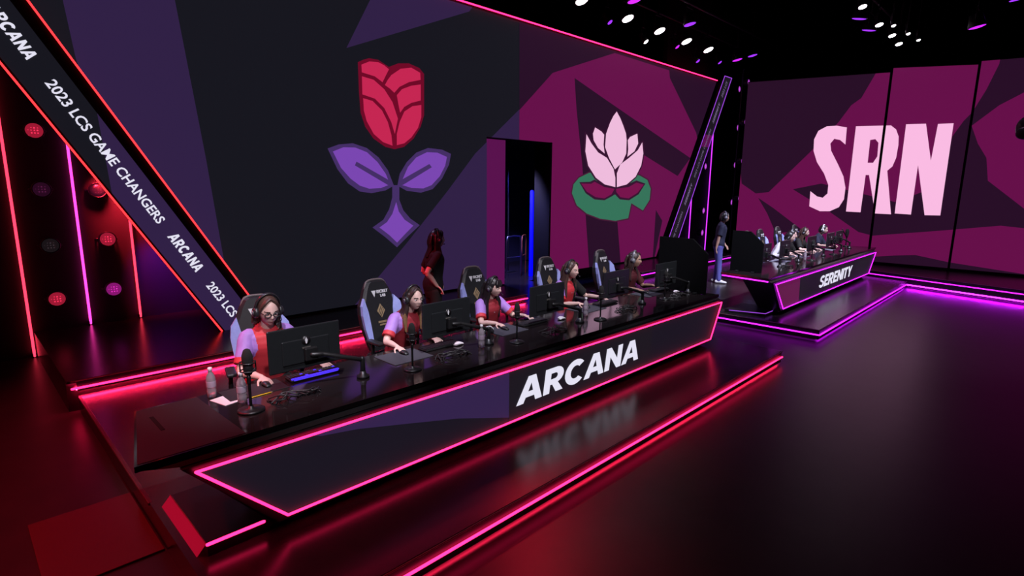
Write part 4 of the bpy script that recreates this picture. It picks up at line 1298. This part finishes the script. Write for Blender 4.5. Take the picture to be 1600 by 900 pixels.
# bottles
pet = mat('clear_bottle', (0.92, 0.80, 0.90), 0.15, trans=0.7)
cap_m = mat('bottle_cap', (0.9, 0.85, 0.9), 0.4)
lab_m = mat('bottle_label', (0.45, 0.35, 0.45), 0.5)
def make_bottle(label, group):
    t = thing('water_bottle', label, 'bottle', (0, 0, 0), 0, group)
    mb = MB(); mb.lathe([(0.026, 0.0), (0.032, 0.006), (0.032, 0.05), (0.030, 0.06), (0.032, 0.07), (0.032, 0.13), (0.028, 0.155), (0.014, 0.182), (0.0125, 0.20)], pet, n=24); mb.obj('body', t)
    mb = MB(); mb.lathe([(0.0325, 0.075), (0.0327, 0.078), (0.0327, 0.118), (0.0325, 0.12)], lab_m, n=24); mb.obj('label_band', t)
    mb = MB(); mb.lathe([(0.0155, 0.19), (0.0155, 0.215), (0.012, 0.218), (0.001, 0.218)], cap_m, n=18); mb.obj('cap', t)
    return t
bt = make_bottle('leftmost clear water bottle, alone at the near end of the ARCANA desk', 'water bottles on the ARCANA desk')
bt.location = (1.31, 4.55, 0.95); bt.scale = (1.06, 1.06, 1.1)
dup(bt, (1.435, 4.27, 0.95), 0.4, 'clear water bottle between the white paper and the nearest microphone', 'water bottles on the ARCANA desk')
dup(bt, (3.74, 4.10, 0.95), 0.9, 'clear water bottle beside the arm of the second monitor', 'water bottles on the ARCANA desk')
dup(bt, (5.66, 4.22, 0.95), 0.2, 'tall clear water bottle below the long haired player with a dark jacket', 'water bottles on the ARCANA desk')
dup(bt, (13.75, 4.1, 0.95), 0.2, 'clear water bottle on the SERENITY desk', 'water bottles on the SERENITY desk')
paper_m = mat('paper', (0.85, 0.80, 0.84), 0.8, var=0.03)
mb = MB(); mb.box((0, 0, 0.002), (0.17, 0.20, 0.004), paper_m, bev=0.001)
mb.obj('paper_sheets', label='small stack of white paper lying beside two bottles', cat='paper', loc=(1.375, 4.40, 0.95), rot=(0, 0, 0.25))
t = thing('pencil', 'yellow pencil lying in front of the dark mouse mat', 'pencil', (1.60, 4.315, 0.9545), 0.05)
mb = MB(); mb.bar([(-0.08, 0, 0), (0.07, 0, 0)], 0.0045, mat('yellow_paint', (0.75, 0.48, 0.02), 0.4), n=6); mb.obj('barrel', t)
mb = MB(); mb.lathe([(0.0042, 0), (0.001, 0.015)], gold_m, Matrix.Translation((0.073, 0, 0)) @ Matrix.Rotation(PI / 2, 4, 'Y'), n=8); mb.obj('tip', t)
# white things lying among the kit
t = thing('game_controller', 'white rimmed dark hand grip lying between the second monitor and the middle player', 'controller', (4.10, 4.40, 0.95))
mb = MB(); mb.loft([(-0.07, 0, 0.03), (0, 0.01, 0.06), (0.07, 0, 0.03)], [0.028, 0.04, 0.028], plastic_m, n=12); mb.obj('body', t)
mb = MB(); mb.loft([(-0.075, -0.02, 0.06), (-0.03, -0.02, 0.098), (0.03, -0.02, 0.098), (0.075, -0.02, 0.06)], [0.008] * 4, white_m, n=8); mb.obj('rim', t)
for x, y, lab in ((3.62, 4.32, 'white folded tissue on the desk behind the second monitor arm'), (5.28, 4.30, 'white card propped against the right edge of the doorway monitor'), (8.0, 4.2, 'white cloth on the desk below the privacy screen')):
    mb = MB(); mb.loft([(-0.05, 0, 0.012), (0, 0.01, 0.02), (0.05, 0, 0.011)], [(0.03, 0.011), (0.04, 0.018), (0.025, 0.01)], paper_m, n=10)
    mb.obj('tissue', None, lab, 'tissue', None, None, (x, y, 0.95))
# loose cables by each monitor arm
cab_m = mat('cable_rubber', (0.03, 0.028, 0.03), 0.45)
for i, (x, y, lab) in enumerate(((1.80, 4.12, 'tangle of black cables in front of the nearest monitor'), (3.35, 4.05, 'tangle of black cables in front of the second monitor'), (4.8, 4.0, 'tangle of black cables in front of the doorway monitor'),
                                 (6.35, 4.05, 'tangle of black cables in front of the fourth ARCANA monitor'), (7.7, 4.0, 'tangle of black cables in front of the monitor by the ARCANA privacy screen'), (12.3, 4.0, 'tangle of cables near the privacy screen on the SERENITY desk'))):
    random.seed(40 + i)
    mb = MB()
    for k in range(5):
        pts = [(-0.2 + j * 0.075 + random.uniform(-0.03, 0.03), random.uniform(-0.09, 0.09), 0.006 + (0.05 * random.random() if 0 < j < 5 else 0)) for j in range(6)]
        mb.loft(pts, [0.0055] * 6, cab_m, n=6, sub=5)
    mb.obj('cable', None, lab, 'cable', 'cable tangles on the desks', None, (x, y, 0.95))

# ================================================================== PEOPLE
skin_a = mat('skin_fair', (0.72, 0.47, 0.41), 0.5, var=0.06)
skin_b = mat('skin_tan', (0.50, 0.30, 0.22), 0.5, var=0.06)
lip_m = mat('lips', (0.42, 0.14, 0.13), 0.45)
brow_m = mat('brow', (0.05, 0.03, 0.025), 0.7)
eye_w = mat('eye_white', (0.75, 0.72, 0.72), 0.3)
iris_m = mat('iris', (0.03, 0.02, 0.02), 0.2)
jersey_red = mat('jersey_red', (0.62, 0.035, 0.05), 0.6, bump=0.15, bscale=12, var=0.2)
jersey_dark = mat('jersey_maroon', (0.30, 0.018, 0.030), 0.65, bump=0.15, bscale=12, var=0.35)
jersey_lav = mat('jersey_lavender', (0.42, 0.22, 0.66), 0.6, bump=0.15, bscale=14, var=0.2)
black_c = mat('black_cloth', (0.006, 0.0055, 0.0065), 0.85, bump=0.15, bscale=14)
navy_c = mat('navy_cloth', (0.018, 0.02, 0.05), 0.8, bump=0.15, bscale=14)
jean_c = mat('blue_trousers', (0.09, 0.09, 0.34), 0.8, bump=0.15, bscale=14)
white_c = mat('white_cloth', (0.72, 0.70, 0.78), 0.8, bump=0.15, bscale=14)
shoe_w = mat('white_shoe', (0.6, 0.6, 0.65), 0.6)
hair_br = mat('hair_brown', (0.075, 0.038, 0.030), 0.45, var=0.5, bscale=60)
hair_bl = mat('hair_black', (0.014, 0.010, 0.011), 0.4, var=0.4, bscale=60)
hair_dk = mat('hair_dark_brown', (0.045, 0.026, 0.024), 0.42, var=0.5, bscale=60)
hair_gold = mat('hair_gold_ends', (0.24, 0.13, 0.06), 0.5, var=0.4, bscale=60)


def head_fn(p):
    """unit sphere point -> head surface (face towards -y)"""
    x, y, z = p
    k = 1.0
    if z < 0: k -= 0.30 * (-z) ** 1.4
    hx, hy, hz = 0.076 * x * k, 0.097 * y, 0.118 * z
    if y > 0 and z < -0.2: hy *= 1 - 0.45 * min(1, (-z - 0.2) / 0.6)
    if y < 0 and z < -0.25: hy -= 0.010 * math.exp(-((x / 0.35) ** 2)) * min(1, (-z - 0.25) / 0.4)
    if y < 0:
        g = lambda cx, cz, sx, sz: math.exp(-(((hx - cx) / sx) ** 2) - (((hz - cz) / sz) ** 2))
        hy -= 0.024 * g(0, -0.026, 0.013, 0.014) + 0.013 * g(0, -0.004, 0.009, 0.018)
        hy += 0.010 * (g(0.031, 0.002, 0.017, 0.012) + g(-0.031, 0.002, 0.017, 0.012))
        hy -= 0.004 * g(0, 0.026, 0.05, 0.010)
        hy -= 0.008 * g(0, -0.062, 0.024, 0.009)
        hy += 0.004 * g(0, -0.077, 0.02, 0.006)
        hy -= 0.008 * g(0, -0.098, 0.022, 0.014)
        hy -= 0.005 * (g(0.042, -0.028, 0.018, 0.018) + g(-0.042, -0.028, 0.018, 0.018))
    return V((hx, hy, hz))


def ik(a, b, l1, l2, hint):
    a, b, hint = V(a), V(b), V(hint)
    d = b - a
    L = min(d.length, (l1 + l2) * 0.999)
    d.normalize()
    c = (l1 * l1 + L * L - l2 * l2) / (2 * L)
    h = math.sqrt(max(l1 * l1 - c * c, 0))
    n = (hint - d * hint.dot(d)).normalized()
    return a + d * c + n * h


def hand(mb, wrist, d, up, side, curl=0.5, spread=0.10, s=1.0):
    """palm and five bent fingers; d = pointing direction, up = back of the hand, side=+1 thumb along +lat"""
    d = V(d).normalized(); up = V(up); up = (up - d * up.dot(d)).normalized()
    lat = d.cross(up).normalized() * side
    w = V(wrist)
    mb.loft([w - d * 0.02, w + d * 0.015, w + d * 0.06, w + d * 0.088], [(0.021 * s, 0.017 * s), (0.028 * s, 0.016 * s), (0.038 * s, 0.014 * s), (0.036 * s, 0.012 * s)], n=10, hint=up)
    for i, (o, ln, r) in enumerate(((0.028, 0.072, 0.0088), (0.009, 0.080, 0.0090), (-0.010, 0.074, 0.0086), (-0.028, 0.058, 0.0078))):
        b = w + d * (0.086 - abs(o - 0.005) * 0.2) + lat * o * s
        dd = (d + lat * (o * spread / 0.028)).normalized()
        p = [b - dd * 0.015, b]
        a = 0.15 * curl
        for seg, fr in enumerate((0.45, 0.32, 0.23)):
            a += curl * 0.55
            p.append(p[-1] + (dd * math.cos(a) - up * math.sin(a)) * ln * fr * s)
        mb.loft(p, [r, r, r * 0.95, r * 0.85, r * 0.7], n=8, hint=up, sub=2)
    b = w + d * 0.025 + lat * 0.024 * s
    mb.loft([b, b + (d * 0.5 + lat * 0.75 - up * 0.2) * 0.038, b + (d * 1.1 + lat * 0.85 - up * 0.5) * 0.055, b + (d * 1.6 + lat * 0.8 - up * 0.7) * 0.06], [0.013 * s, 0.011 * s, 0.009 * s, 0.007 * s], n=8, hint=up, sub=2)


def person(label, loc, rz, pose, top_pick, top_mats, hair, hair_mats, skin, rh, lh, lean=(0, -0.10), yaw=0.0, pitch=0.12, roll=0.0,
           sleeve=0.55, voxel=0.0062, hair_len=0.35, fringe=False, legs_mat=None, glasses=False, group=None, shoes=None, hint_r=(-0.5, 0.5, -0.7), hint_l=(0.5, 0.5, -0.7), hdir_r=(0, -1, -0.15), hdir_l=(0, -1, -0.15), curl=(0.55, 0.55), cutouts=None, scale=1.0, badge=False):
    legs_mat = legs_mat or black_c
    t = thing('person', label, 'person', loc, rz, group)
    t.scale = (scale,) * 3
    sit = pose == 'sit'
    zb = 0.0 if sit else 0.42
    lx_, ly_ = lean
    def sp(y, z):  # spine point with lean, z is the seated height
        k = max(0, (z - 0.55)) / 0.65
        return V((lx_ * k, y + ly_ * k ** 1.2, z + zb))
    prof = [(0.02, 0.50, 0.150, 0.115), (0.02, 0.58, 0.165, 0.125), (0.005, 0.70, 0.138, 0.100), (0.0, 0.82, 0.148, 0.108), (0.0, 0.93, 0.168, 0.112), (0.01, 1.01, 0.155, 0.088), (0.012, 1.055, 0.085, 0.062), (0.0, 1.085, 0.056, 0.056), (-0.01, 1.15, 0.052, 0.054)]
    sh = {s: sp(0.01, 0.995) + V((s * 0.165, 0, 0)) for s in (-1, 1)}
    hc = sp(-0.035, 1.215)
    HX = Matrix.Translation(hc) @ Euler((pitch, roll, yaw), 'XYZ').to_matrix().to_4x4()
    rh = V(rh) / scale; lh = V(lh) / scale
    wr = {-1: V(rh), 1: V(lh)}
    el = {-1: ik(sh[-1], rh, 0.285, 0.25, hint_r), 1: ik(sh[1], lh, 0.285, 0.25, hint_l)}
    for s in (-1, 1):  # never stretch
        d = wr[s] - el[s]
        if d.length > 0.262: wr[s] = el[s] + d.normalized() * 0.262
    if sit:
        hip = {s: V((s * 0.10, 0.0, 0.54)) for s in (-1, 1)}
        kn = {s: V((s * 0.13, -0.40, 0.53)) for s in (-1, 1)}
        an = {s: V((s * 0.13, -0.30, 0.10)) for s in (-1, 1)}
    else:
        hip = {s: V((s * 0.095, 0.02, 0.92)) for s in (-1, 1)}
        kn = {s: V((s * 0.10, -0.01, 0.50)) for s in (-1, 1)}
        an = {s: V((s * 0.11, 0.03 * s, 0.09)) for s in (-1, 1)}
    # ---- body, one continuous surface
    mb = MB()
    mb.loft([sp(a, b) for a, b, c, d in prof], [(c * 0.94, d * 0.94) for a, b, c, d in prof], n=20, hint=(0, 1, 0))
    for s in (-1, 1):
        e, w_ = el[s], wr[s]
        mb.loft([sh[s] - V((s * 0.05, 0, 0)), sh[s], sh[s].lerp(e, 0.5), e, e.lerp(w_, 0.4), w_], [0.045, 0.050, 0.044, 0.038, 0.036, 0.024], n=12)
        hd = (w_ - e).normalized() * 0.5 + V(hdir_r if s < 0 else hdir_l) * 0.8
        hand(mb, w_, hd, (0, 0, 1) if abs(hd.normalized().z) < 0.9 else (0, 1, 0), 1 if s < 0 else -1, curl[0] if s < 0 else curl[1])
        mb.loft([hip[s], hip[s].lerp(kn[s], 0.5), kn[s], kn[s].lerp(an[s], 0.35), an[s]], [0.082, 0.074, 0.055, 0.052, 0.036], n=12)
        mb.loft([an[s] + V((0, 0.04, -0.045)), an[s] + V((0, -0.04, -0.04)), an[s] + V((0, -0.15, -0.06))], [(0.035, 0.04), (0.042, 0.045), (0.035, 0.022)], n=10)
    mb.ellipsoid((0, 0, 0), None, None, HX, 40, 30, head_fn)
    for s in (-1, 1):
        mb.ellipsoid((s * 0.076, 0.008, -0.008), (0.010, 0.022, 0.032), None, HX, 10, 8)
    inv = HX.inverted()
    def pick(c):
        q = inv @ c
        if q.y < -0.055 and -0.13 < q.z < 0.08 and abs(q.x) < 0.075:
            if abs(q.z + 0.063) < 0.0085 * (1 - (q.x / 0.027) ** 2) and abs(q.x) < 0.027: return 1
            if abs(q.z - 0.024 + abs(abs(q.x) - 0.033) * 0.15) < 0.0055 and 0.014 < abs(q.x) < 0.053: return 2
        return 0
    me = remesh(mb, 'body', voxel, [skin, lip_m, brow_m, eye_w, iris_m], 2, pick)
    # eyes set in the same mesh
    eb = MB(); eb.bm.from_mesh(me)
    eb.mats = [skin, lip_m, brow_m, eye_w, iris_m]
    for s in (-1, 1):
        eb.ellipsoid((s * 0.031, -0.078, 0.003), (0.0155, 0.0095, 0.0075), eye_w, HX, 12, 8)
        eb.ellipsoid((s * 0.031, -0.0848, 0.003), (0.0068, 0.0045, 0.0066), iris_m, HX, 10, 6)
    bme = bpy.data.meshes.new('body'); eb.bm.to_mesh(bme); eb.bm.free()
    for m in eb.mats: bme.materials.append(m)
    link('body', bme, t)
    # ---- top
    mb = MB()
    pr = prof[1:8] if sit else prof[0:8]
    G = 1.13 if sit else 1.10
    mb.loft([sp(a, b) for a, b, c, d in pr], [(c * G + 0.006, d * G + 0.008) for a, b, c, d in pr[:-1]] + [(0.062, 0.060)], n=24, hint=(0, 1, 0), round_ends=False)
    for s in (-1, 1):
        e, w_ = el[s], wr[s]
        if sleeve <= 1:
            pts = [sh[s] - V((s * 0.06, 0, -0.005)), sh[s] + V((0, 0, 0.004)), sh[s].lerp(e, sleeve * 0.6), sh[s].lerp(e, sleeve), sh[s].lerp(e, sleeve + 0.25)]
            mb.loft(pts, [0.060, 0.064, 0.066, 0.068, 0.070], n=14, round_ends=False)
        else:
            mb.loft([sh[s] - V((s * 0.06, 0, -0.005)), sh[s], sh[s].lerp(e, 0.5), e, e.lerp(w_, 0.5), e.lerp(w_, 0.93)], [0.060, 0.064, 0.058, 0.052, 0.045, 0.036], n=14, round_ends=False)
    P0 = {'sp': sp, 'sh': sh, 'el': el, 'wr': wr}
    me = remesh(mb, 'top', voxel * 1.25, top_mats, 2, lambda c: top_pick(c, P0))
    link('jersey' if sit else 'shirt', me, t)
    # ---- trousers and shoes
    mb = MB()
    mb.loft([sp(0.02, 0.46), sp(0.02, 0.58), sp(0.01, 0.66)], [(0.165, 0.125), (0.178, 0.138), (0.150, 0.115)], n=20, hint=(0, 1, 0))
    for s in (-1, 1):
        mb.loft([hip[s], hip[s].lerp(kn[s], 0.5), kn[s], kn[s].lerp(an[s], 0.4), an[s]], [0.094, 0.086, 0.070, 0.066, 0.058], n=14, round_ends=True)
    link('trousers', remesh(mb, 'trousers', voxel * 1.6, [legs_mat], 3), t)
    for s in (-1, 1):
        mb = MB()
        mb.loft([an[s] + V((0, 0.055, -0.045)), an[s] + V((0, -0.03, -0.04)), an[s] + V((0, -0.11, -0.055)), an[s] + V((0, -0.17, -0.062))], [(0.040, 0.043), (0.045, 0.048), (0.046, 0.034), (0.036, 0.024)], shoes or black_c, n=12)
        mb.obj('shoe', t)
    # ---- hair
    mb = MB()
    off = V((0, 0.026, 0.020))
    mb.ellipsoid(off, (0.086, 0.104, 0.116), None, HX, 28, 20)
    L = hair_len
    random.seed(len(label))
    W = lambda p: HX @ V(p)
    ch_y = sp(0, 0.95).y
    def drop(s, a0, front):
        st = W((s * 0.072, a0, 0.055)); m1 = W((s * 0.090, a0 + 0.01, -0.03)); m2 = W((s * 0.090, a0 + 0.01, -0.11))
        pts = [st, m1, m2]
        if L > 0.16:
            pts.append(V((hc.x + s * 0.105, (hc.y + ch_y) / 2 + front, hc.z - 0.20)))
        if L > 0.3:
            pts.append(V((hc.x + s * 0.10, ch_y + front - 0.07, hc.z - 0.20 - (L - 0.2))))
        return pts
    if hair != 'short':
        for s in (-1, 1):
            for a0, fr in (((0.045, 0.05),) if hair == 'tied' else ((-0.004, -0.035), (0.025, 0.01), (0.05, 0.05))):
                p = drop(s, a0, fr)
                if hair == 'tied': p = p[:3]
                mb.loft(p, [(0.022, 0.018), (0.026, 0.022), (0.030, 0.024), (0.032, 0.022), (0.014, 0.011)][:len(p)], n=10)
        if hair == 'tied':
            mb.loft([W((0.03, 0.11, -0.06)), W((0.085, 0.06, -0.12)), V((hc.x + 0.10, ch_y - 0.03, hc.z - 0.19)), V((hc.x + 0.085, ch_y - 0.12, hc.z - 0.27)), V((hc.x + 0.06, ch_y - 0.12, hc.z - 0.36))], [0.035, 0.036, 0.034, 0.032, 0.014], n=12)
        bk = [W((0, 0.10, 0.04)), W((0, 0.118, -0.05)), W((0, 0.105, -0.13)), V((hc.x, sp(0, 1.0).y + 0.125, hc.z - (0.17 if hair == 'tied' else 0.24)))]
        mb.loft(bk, [(0.075, 0.03), (0.085, 0.03), (0.085, 0.028), (0.06, 0.016)], n=14, hint=(0, 1, 0))
    else:
        mb.loft([W((0, 0.09, 0.04)), W((0, 0.105, -0.03)), W((0, 0.09, -0.075))], [(0.07, 0.03), (0.075, 0.03), (0.06, 0.02)], n=14, hint=(0, 1, 0))
    if fringe:
        for k in range(7):
            x = -0.060 + 0.02 * k
            mb.loft([W((x * 0.6, -0.055, 0.105)), W((x * 0.95, -0.088 + abs(x) * 0.35, 0.066)), W((x * 1.05, -0.096 + abs(x) * 0.45, 0.030))], [(0.015, 0.010), (0.016, 0.010), (0.009, 0.006)], n=8)
    else:
        for s in (-1, 1):
            mb.loft([W((0.004 * s, -0.045, 0.122)), W((0.044 * s, -0.056, 0.094)), W((0.072 * s, -0.036, 0.040)), W((0.080 * s, -0.012, -0.02))], [(0.016, 0.010), (0.017, 0.010), (0.015, 0.010), (0.012, 0.010)], n=8)
    zc = hc.z - 0.18
    link('hair', remesh(mb, 'hair', voxel * 1.1, hair_mats, 1, (lambda c: 1 if len(hair_mats) > 1 and c.z < zc - 0.03 * math.sin(c.x * 90) else 0)), t)
    if glasses:
        mb = MB()
        for s in (-1, 1):
            ring = [W((s * 0.033 + 0.025 * math.cos(a), -0.100 - 0.002 * math.cos(a * 1), 0.002 + 0.018 * math.sin(a))) for a in [2 * PI * i / 16 for i in range(17)]]
            mb.bar(ring, 0.0042, plastic_m, n=6)
            mb.bar([W((s * 0.058, -0.098, 0.006)), W((s * 0.080, 0.0, 0.006))], 0.0026, plastic_m, n=6)
        mb.bar([W((-0.009, -0.102, 0.004)), W((0.009, -0.102, 0.004))], 0.004, plastic_m, n=6)
        mb.obj('glasses', t)
    if badge:
        mb = MB()
        c = sp(-0.135, 0.88)
        mb.prism([c + V(p) for p in ((-0.03, 0, 0), (0.03, 0, 0.012), (0.032, 0, 0.03), (0, 0, 0.045), (-0.025, 0, 0.03))], (0, 0, 0), (0, -0.004, 0), lav_print)
        mb.obj('chest_print', t)
    return t, HX


lav_print = mat('chest_print', (0.7, 0.55, 0.7), 0.6)
hs_silver = mat('headset_grey', (0.20, 0.20, 0.23), 0.35, 0.3)


def headset(label, owner, HX, group, m=None, mic=True):
    """over-ear headset worn on a head"""
    m = m or plastic_m
    bpy.context.view_layer.update()
    Wm = Matrix.LocRotScale(owner.location, owner.rotation_euler, owner.scale) @ HX
    t = thing('headset', label, 'headset', (0, 0, 0), 0, group)
    t.matrix_world = Wm
    mb = MB()
    mb.loft([(-0.100 * math.cos(a), 0.018, 0.02 + 0.128 * math.sin(a)) for a in [PI * i / 12 for i in range(13)]], [(0.008, 0.018)] * 13, m, n=10, hint=(0, 1, 0), sub=2); mb.obj('headband', t)
    for s in (-1, 1):
        mb = MB()
        X = Matrix.Translation((s * 0.088, 0.01, -0.01)) @ Matrix.Rotation(s * PI / 2, 4, 'Y')
        mb.lathe([(0.030, -0.012), (0.044, -0.006), (0.046, 0.012), (0.036, 0.030), (0.012, 0.033)], m, X, n=18)
        mb.lathe([(0.020, 0.030), (0.020, 0.036), (0.001, 0.037)], hs_silver, X, n=14)
        mb.obj('ear_cup', t)
    if mic:
        mb = MB(); mb.loft([(0.090, 0.0, -0.035), (0.088, -0.06, -0.065), (0.045, -0.118, -0.072)], [0.005, 0.004, 0.004], plastic_m, n=6)
        mb.loft([(0.05, -0.115, -0.072), (0.03, -0.125, -0.072)], [0.009, 0.008], plastic_m, n=8, sub=1); mb.obj('boom', t)
    return t


def jersey_pick(dark_half=False, front=0):
    # 0 body, 1 sleeve, 2 cuff, 3 black jacket
    def f(c, P):
        for s in (-1, 1):
            a, e = P['sh'][s], P['el'][s]
            d = e - a
            k = (c - a).dot(d) / d.length_squared
            x = (c.x - P['sp'](0, c.z).x) * s
            if x > 0.122 + max(0, (0.9 - c.z)) * 0.5 or (x > 0.11 and k > 0.05 and (c - (a + d * k)).length < 0.085):
                if dark_half and s > 0: return 3
                if k > 0.62 and (c - (a + d * k)).length < 0.09: return 2
                if c.z > 0.72: return 1
        if dark_half and c.x > P['sp'](0, c.z).x + 0.03: return 3
        return 0
    return f


JM = [jersey_red, jersey_lav, jersey_red, black_c]
JD = [jersey_dark, jersey_lav, jersey_red, black_c]
ZT = 0.775
AG = 'players seated at the ARCANA desk'
HG = 'headsets of the ARCANA players'
PL = []
def seat_targets(px, py, rh, lh):
    """hand points in world -> local"""
    f = lambda q: (q[0] - px, q[1] - py, ZT + (q[2] if len(q) > 2 else 0))
    return f(rh), f(lh)


def player(lab, px, py, rh, lh, **kw):
    r, l = seat_targets(px, py, rh, lh)
    return person(lab, (px, py, 0.2), 0, 'sit', rh=r, lh=l, **kw)


o, X = player('person in glasses and red jersey with purple sleeves, nearest, right hand on a mouse', 1.95, 5.06, (1.72, 4.62, 0.012), (2.26, 4.64, 0.02), scale=1.06, top_pick=jersey_pick(), top_mats=JM, hair='tied', hair_mats=[hair_br],
              skin=skin_a, lean=(-0.03, -0.13), yaw=-0.08, pitch=0.22, roll=0.03, glasses=True, group=None, hair_len=0.34)
headset('black headset on the nearest player with glasses', o, X, HG)
o, X = player('person with long two-tone hair leaning in, red jersey with lavender sleeves, second player', 3.40, 5.06, (3.05, 4.60, 0.012), (3.50, 4.60, 0.02), scale=0.985, top_pick=jersey_pick(), top_mats=JD, hair='long', hair_mats=[hair_dk, hair_gold],
              skin=skin_a, lean=(0.03, -0.20), yaw=-0.02, pitch=0.08, hair_len=0.36, badge=True)
headset('black headset on the second player with two-tone hair', o, X, HG)
o, X = player('person with black fringe and straight black hair, purple sleeves, middle player', 4.72, 5.08, (4.44, 4.60, 0.012), (4.95, 4.62, 0.02), scale=0.95, top_pick=jersey_pick(), top_mats=JD, hair='long', hair_mats=[hair_bl],
              skin=skin_a, lean=(-0.05, -0.16), yaw=0.25, pitch=0.18, fringe=True, hair_len=0.40, badge=True)
headset('large black headset on the middle player with the fringe', o, X, HG)
o, X = player('person with long wavy brown hair and a black jacket over one shoulder, fourth player', 6.25, 5.08, (6.06, 4.64, 0.012), (6.60, 4.66, 0.02), top_pick=jersey_pick(True), top_mats=JM, hair='long', hair_mats=[hair_br],
              skin=skin_a, lean=(-0.05, -0.15), yaw=0.12, pitch=0.12, hair_len=0.38, badge=True)
headset('black headset on the fourth player with wavy brown hair', o, X, HG)
o, X = player('person in dark maroon top looking sideways at the screen, farthest ARCANA player', 7.86, 5.08, (7.58, 4.64, 0.012), (8.05, 4.66, 0.02), top_pick=lambda c, P: 0, top_mats=[mat('maroon_top', (0.075, 0.007, 0.012), 0.7, bump=0.15, bscale=12)], hair='long', hair_mats=[hair_dk],
              skin=skin_b, lean=(0.0, -0.14), yaw=0.35, pitch=0.10, hair_len=0.34)
headset('grey headset on the farthest ARCANA player', o, X, HG, hs_silver)

# standing coach behind the ARCANA chairs: faces the far team, hand on hip
def plain(c, P): return 0
o, X = person('person standing behind the ARCANA players, all in black, forearm lit red, hand on hip', (4.82, 6.28, 0.2), 1.25, 'stand', plain, [black_c], 'long', [hair_bl], skin_a,
              rh=(-0.20, 0.03, 1.00), lh=(0.17, -0.12, 1.02), lean=(0, -0.02), yaw=0.05, pitch=0.05, hint_r=(-0.25, 1, 0.0), hint_l=(0.5, 1, 0), hdir_r=(0.2, -0.7, -0.5), hdir_l=(-0.3, 0.6, -0.6), hair_len=0.30, sleeve=0.5, scale=1.0)
headset('headset on the standing coach in black', o, X, 'headsets of the coaches')
o, X = person('person standing by the SERENITY privacy screen in navy top and blue trousers, white shoes', (13.62, 6.07, 0.2), 0.55, 'stand', plain, [navy_c], 'short', [hair_bl], skin_b,
              rh=(-0.24, 0.10, 0.90), lh=(0.20, -0.16, 0.95), lean=(0, -0.04), yaw=0.3, pitch=0.08, hint_r=(-0.8, 0.6, 0), hint_l=(0.8, 0.6, 0), hdir_r=(0, -0.1, -1), hdir_l=(-0.5, -0.5, -0.4), legs_mat=jean_c, shoes=shoe_w, sleeve=0.55, voxel=0.009, scale=1.01)
headset('headset on the standing coach in navy', o, X, 'headsets of the coaches', hs_silver)

# SERENITY players, seen from their side
SH = 'headsets of the SERENITY players'
for (px, py, tm, hm, hair, sl, lab, hl, hsm, lean) in (
        (14.2, 4.98, [white_c], [hair_bl], 'short', 1.2, 'person in white long sleeves bent forward over the desk, first SERENITY player', 'headset on the SERENITY player in white', plastic_m, (0.10, -0.30)),
        (15.1, 5.04, [black_c], [hair_bl], 'short', 0.6, 'person in black short sleeves with a shiny headset, second SERENITY player', 'shiny headset on the SERENITY player in black', hs_silver, (0.0, -0.15)),
        (16.15, 5.06, [black_c], [hair_br], 'long', 0.6, 'person with long hair and dark top, third SERENITY player', 'headset on the long haired SERENITY player', plastic_m, (0, -0.14)),
        (17.62, 5.04, [navy_c], [hair_bl], 'short', 0.6, 'person in navy wearing a white headset, farthest SERENITY player', 'white headset on the farthest SERENITY player', white_m, (0.1, -0.14))):
    o, X = player(lab, px, py, (px - 0.30, 4.60, 0.012), (px + 0.22, 4.62, 0.012), top_pick=plain, top_mats=tm, hair=hair, hair_mats=hm, skin=skin_a, lean=lean, yaw=0.1, pitch=0.12, voxel=0.011, sleeve=sl, hair_len=0.32)
    headset(hl, o, X, SH, hsm)
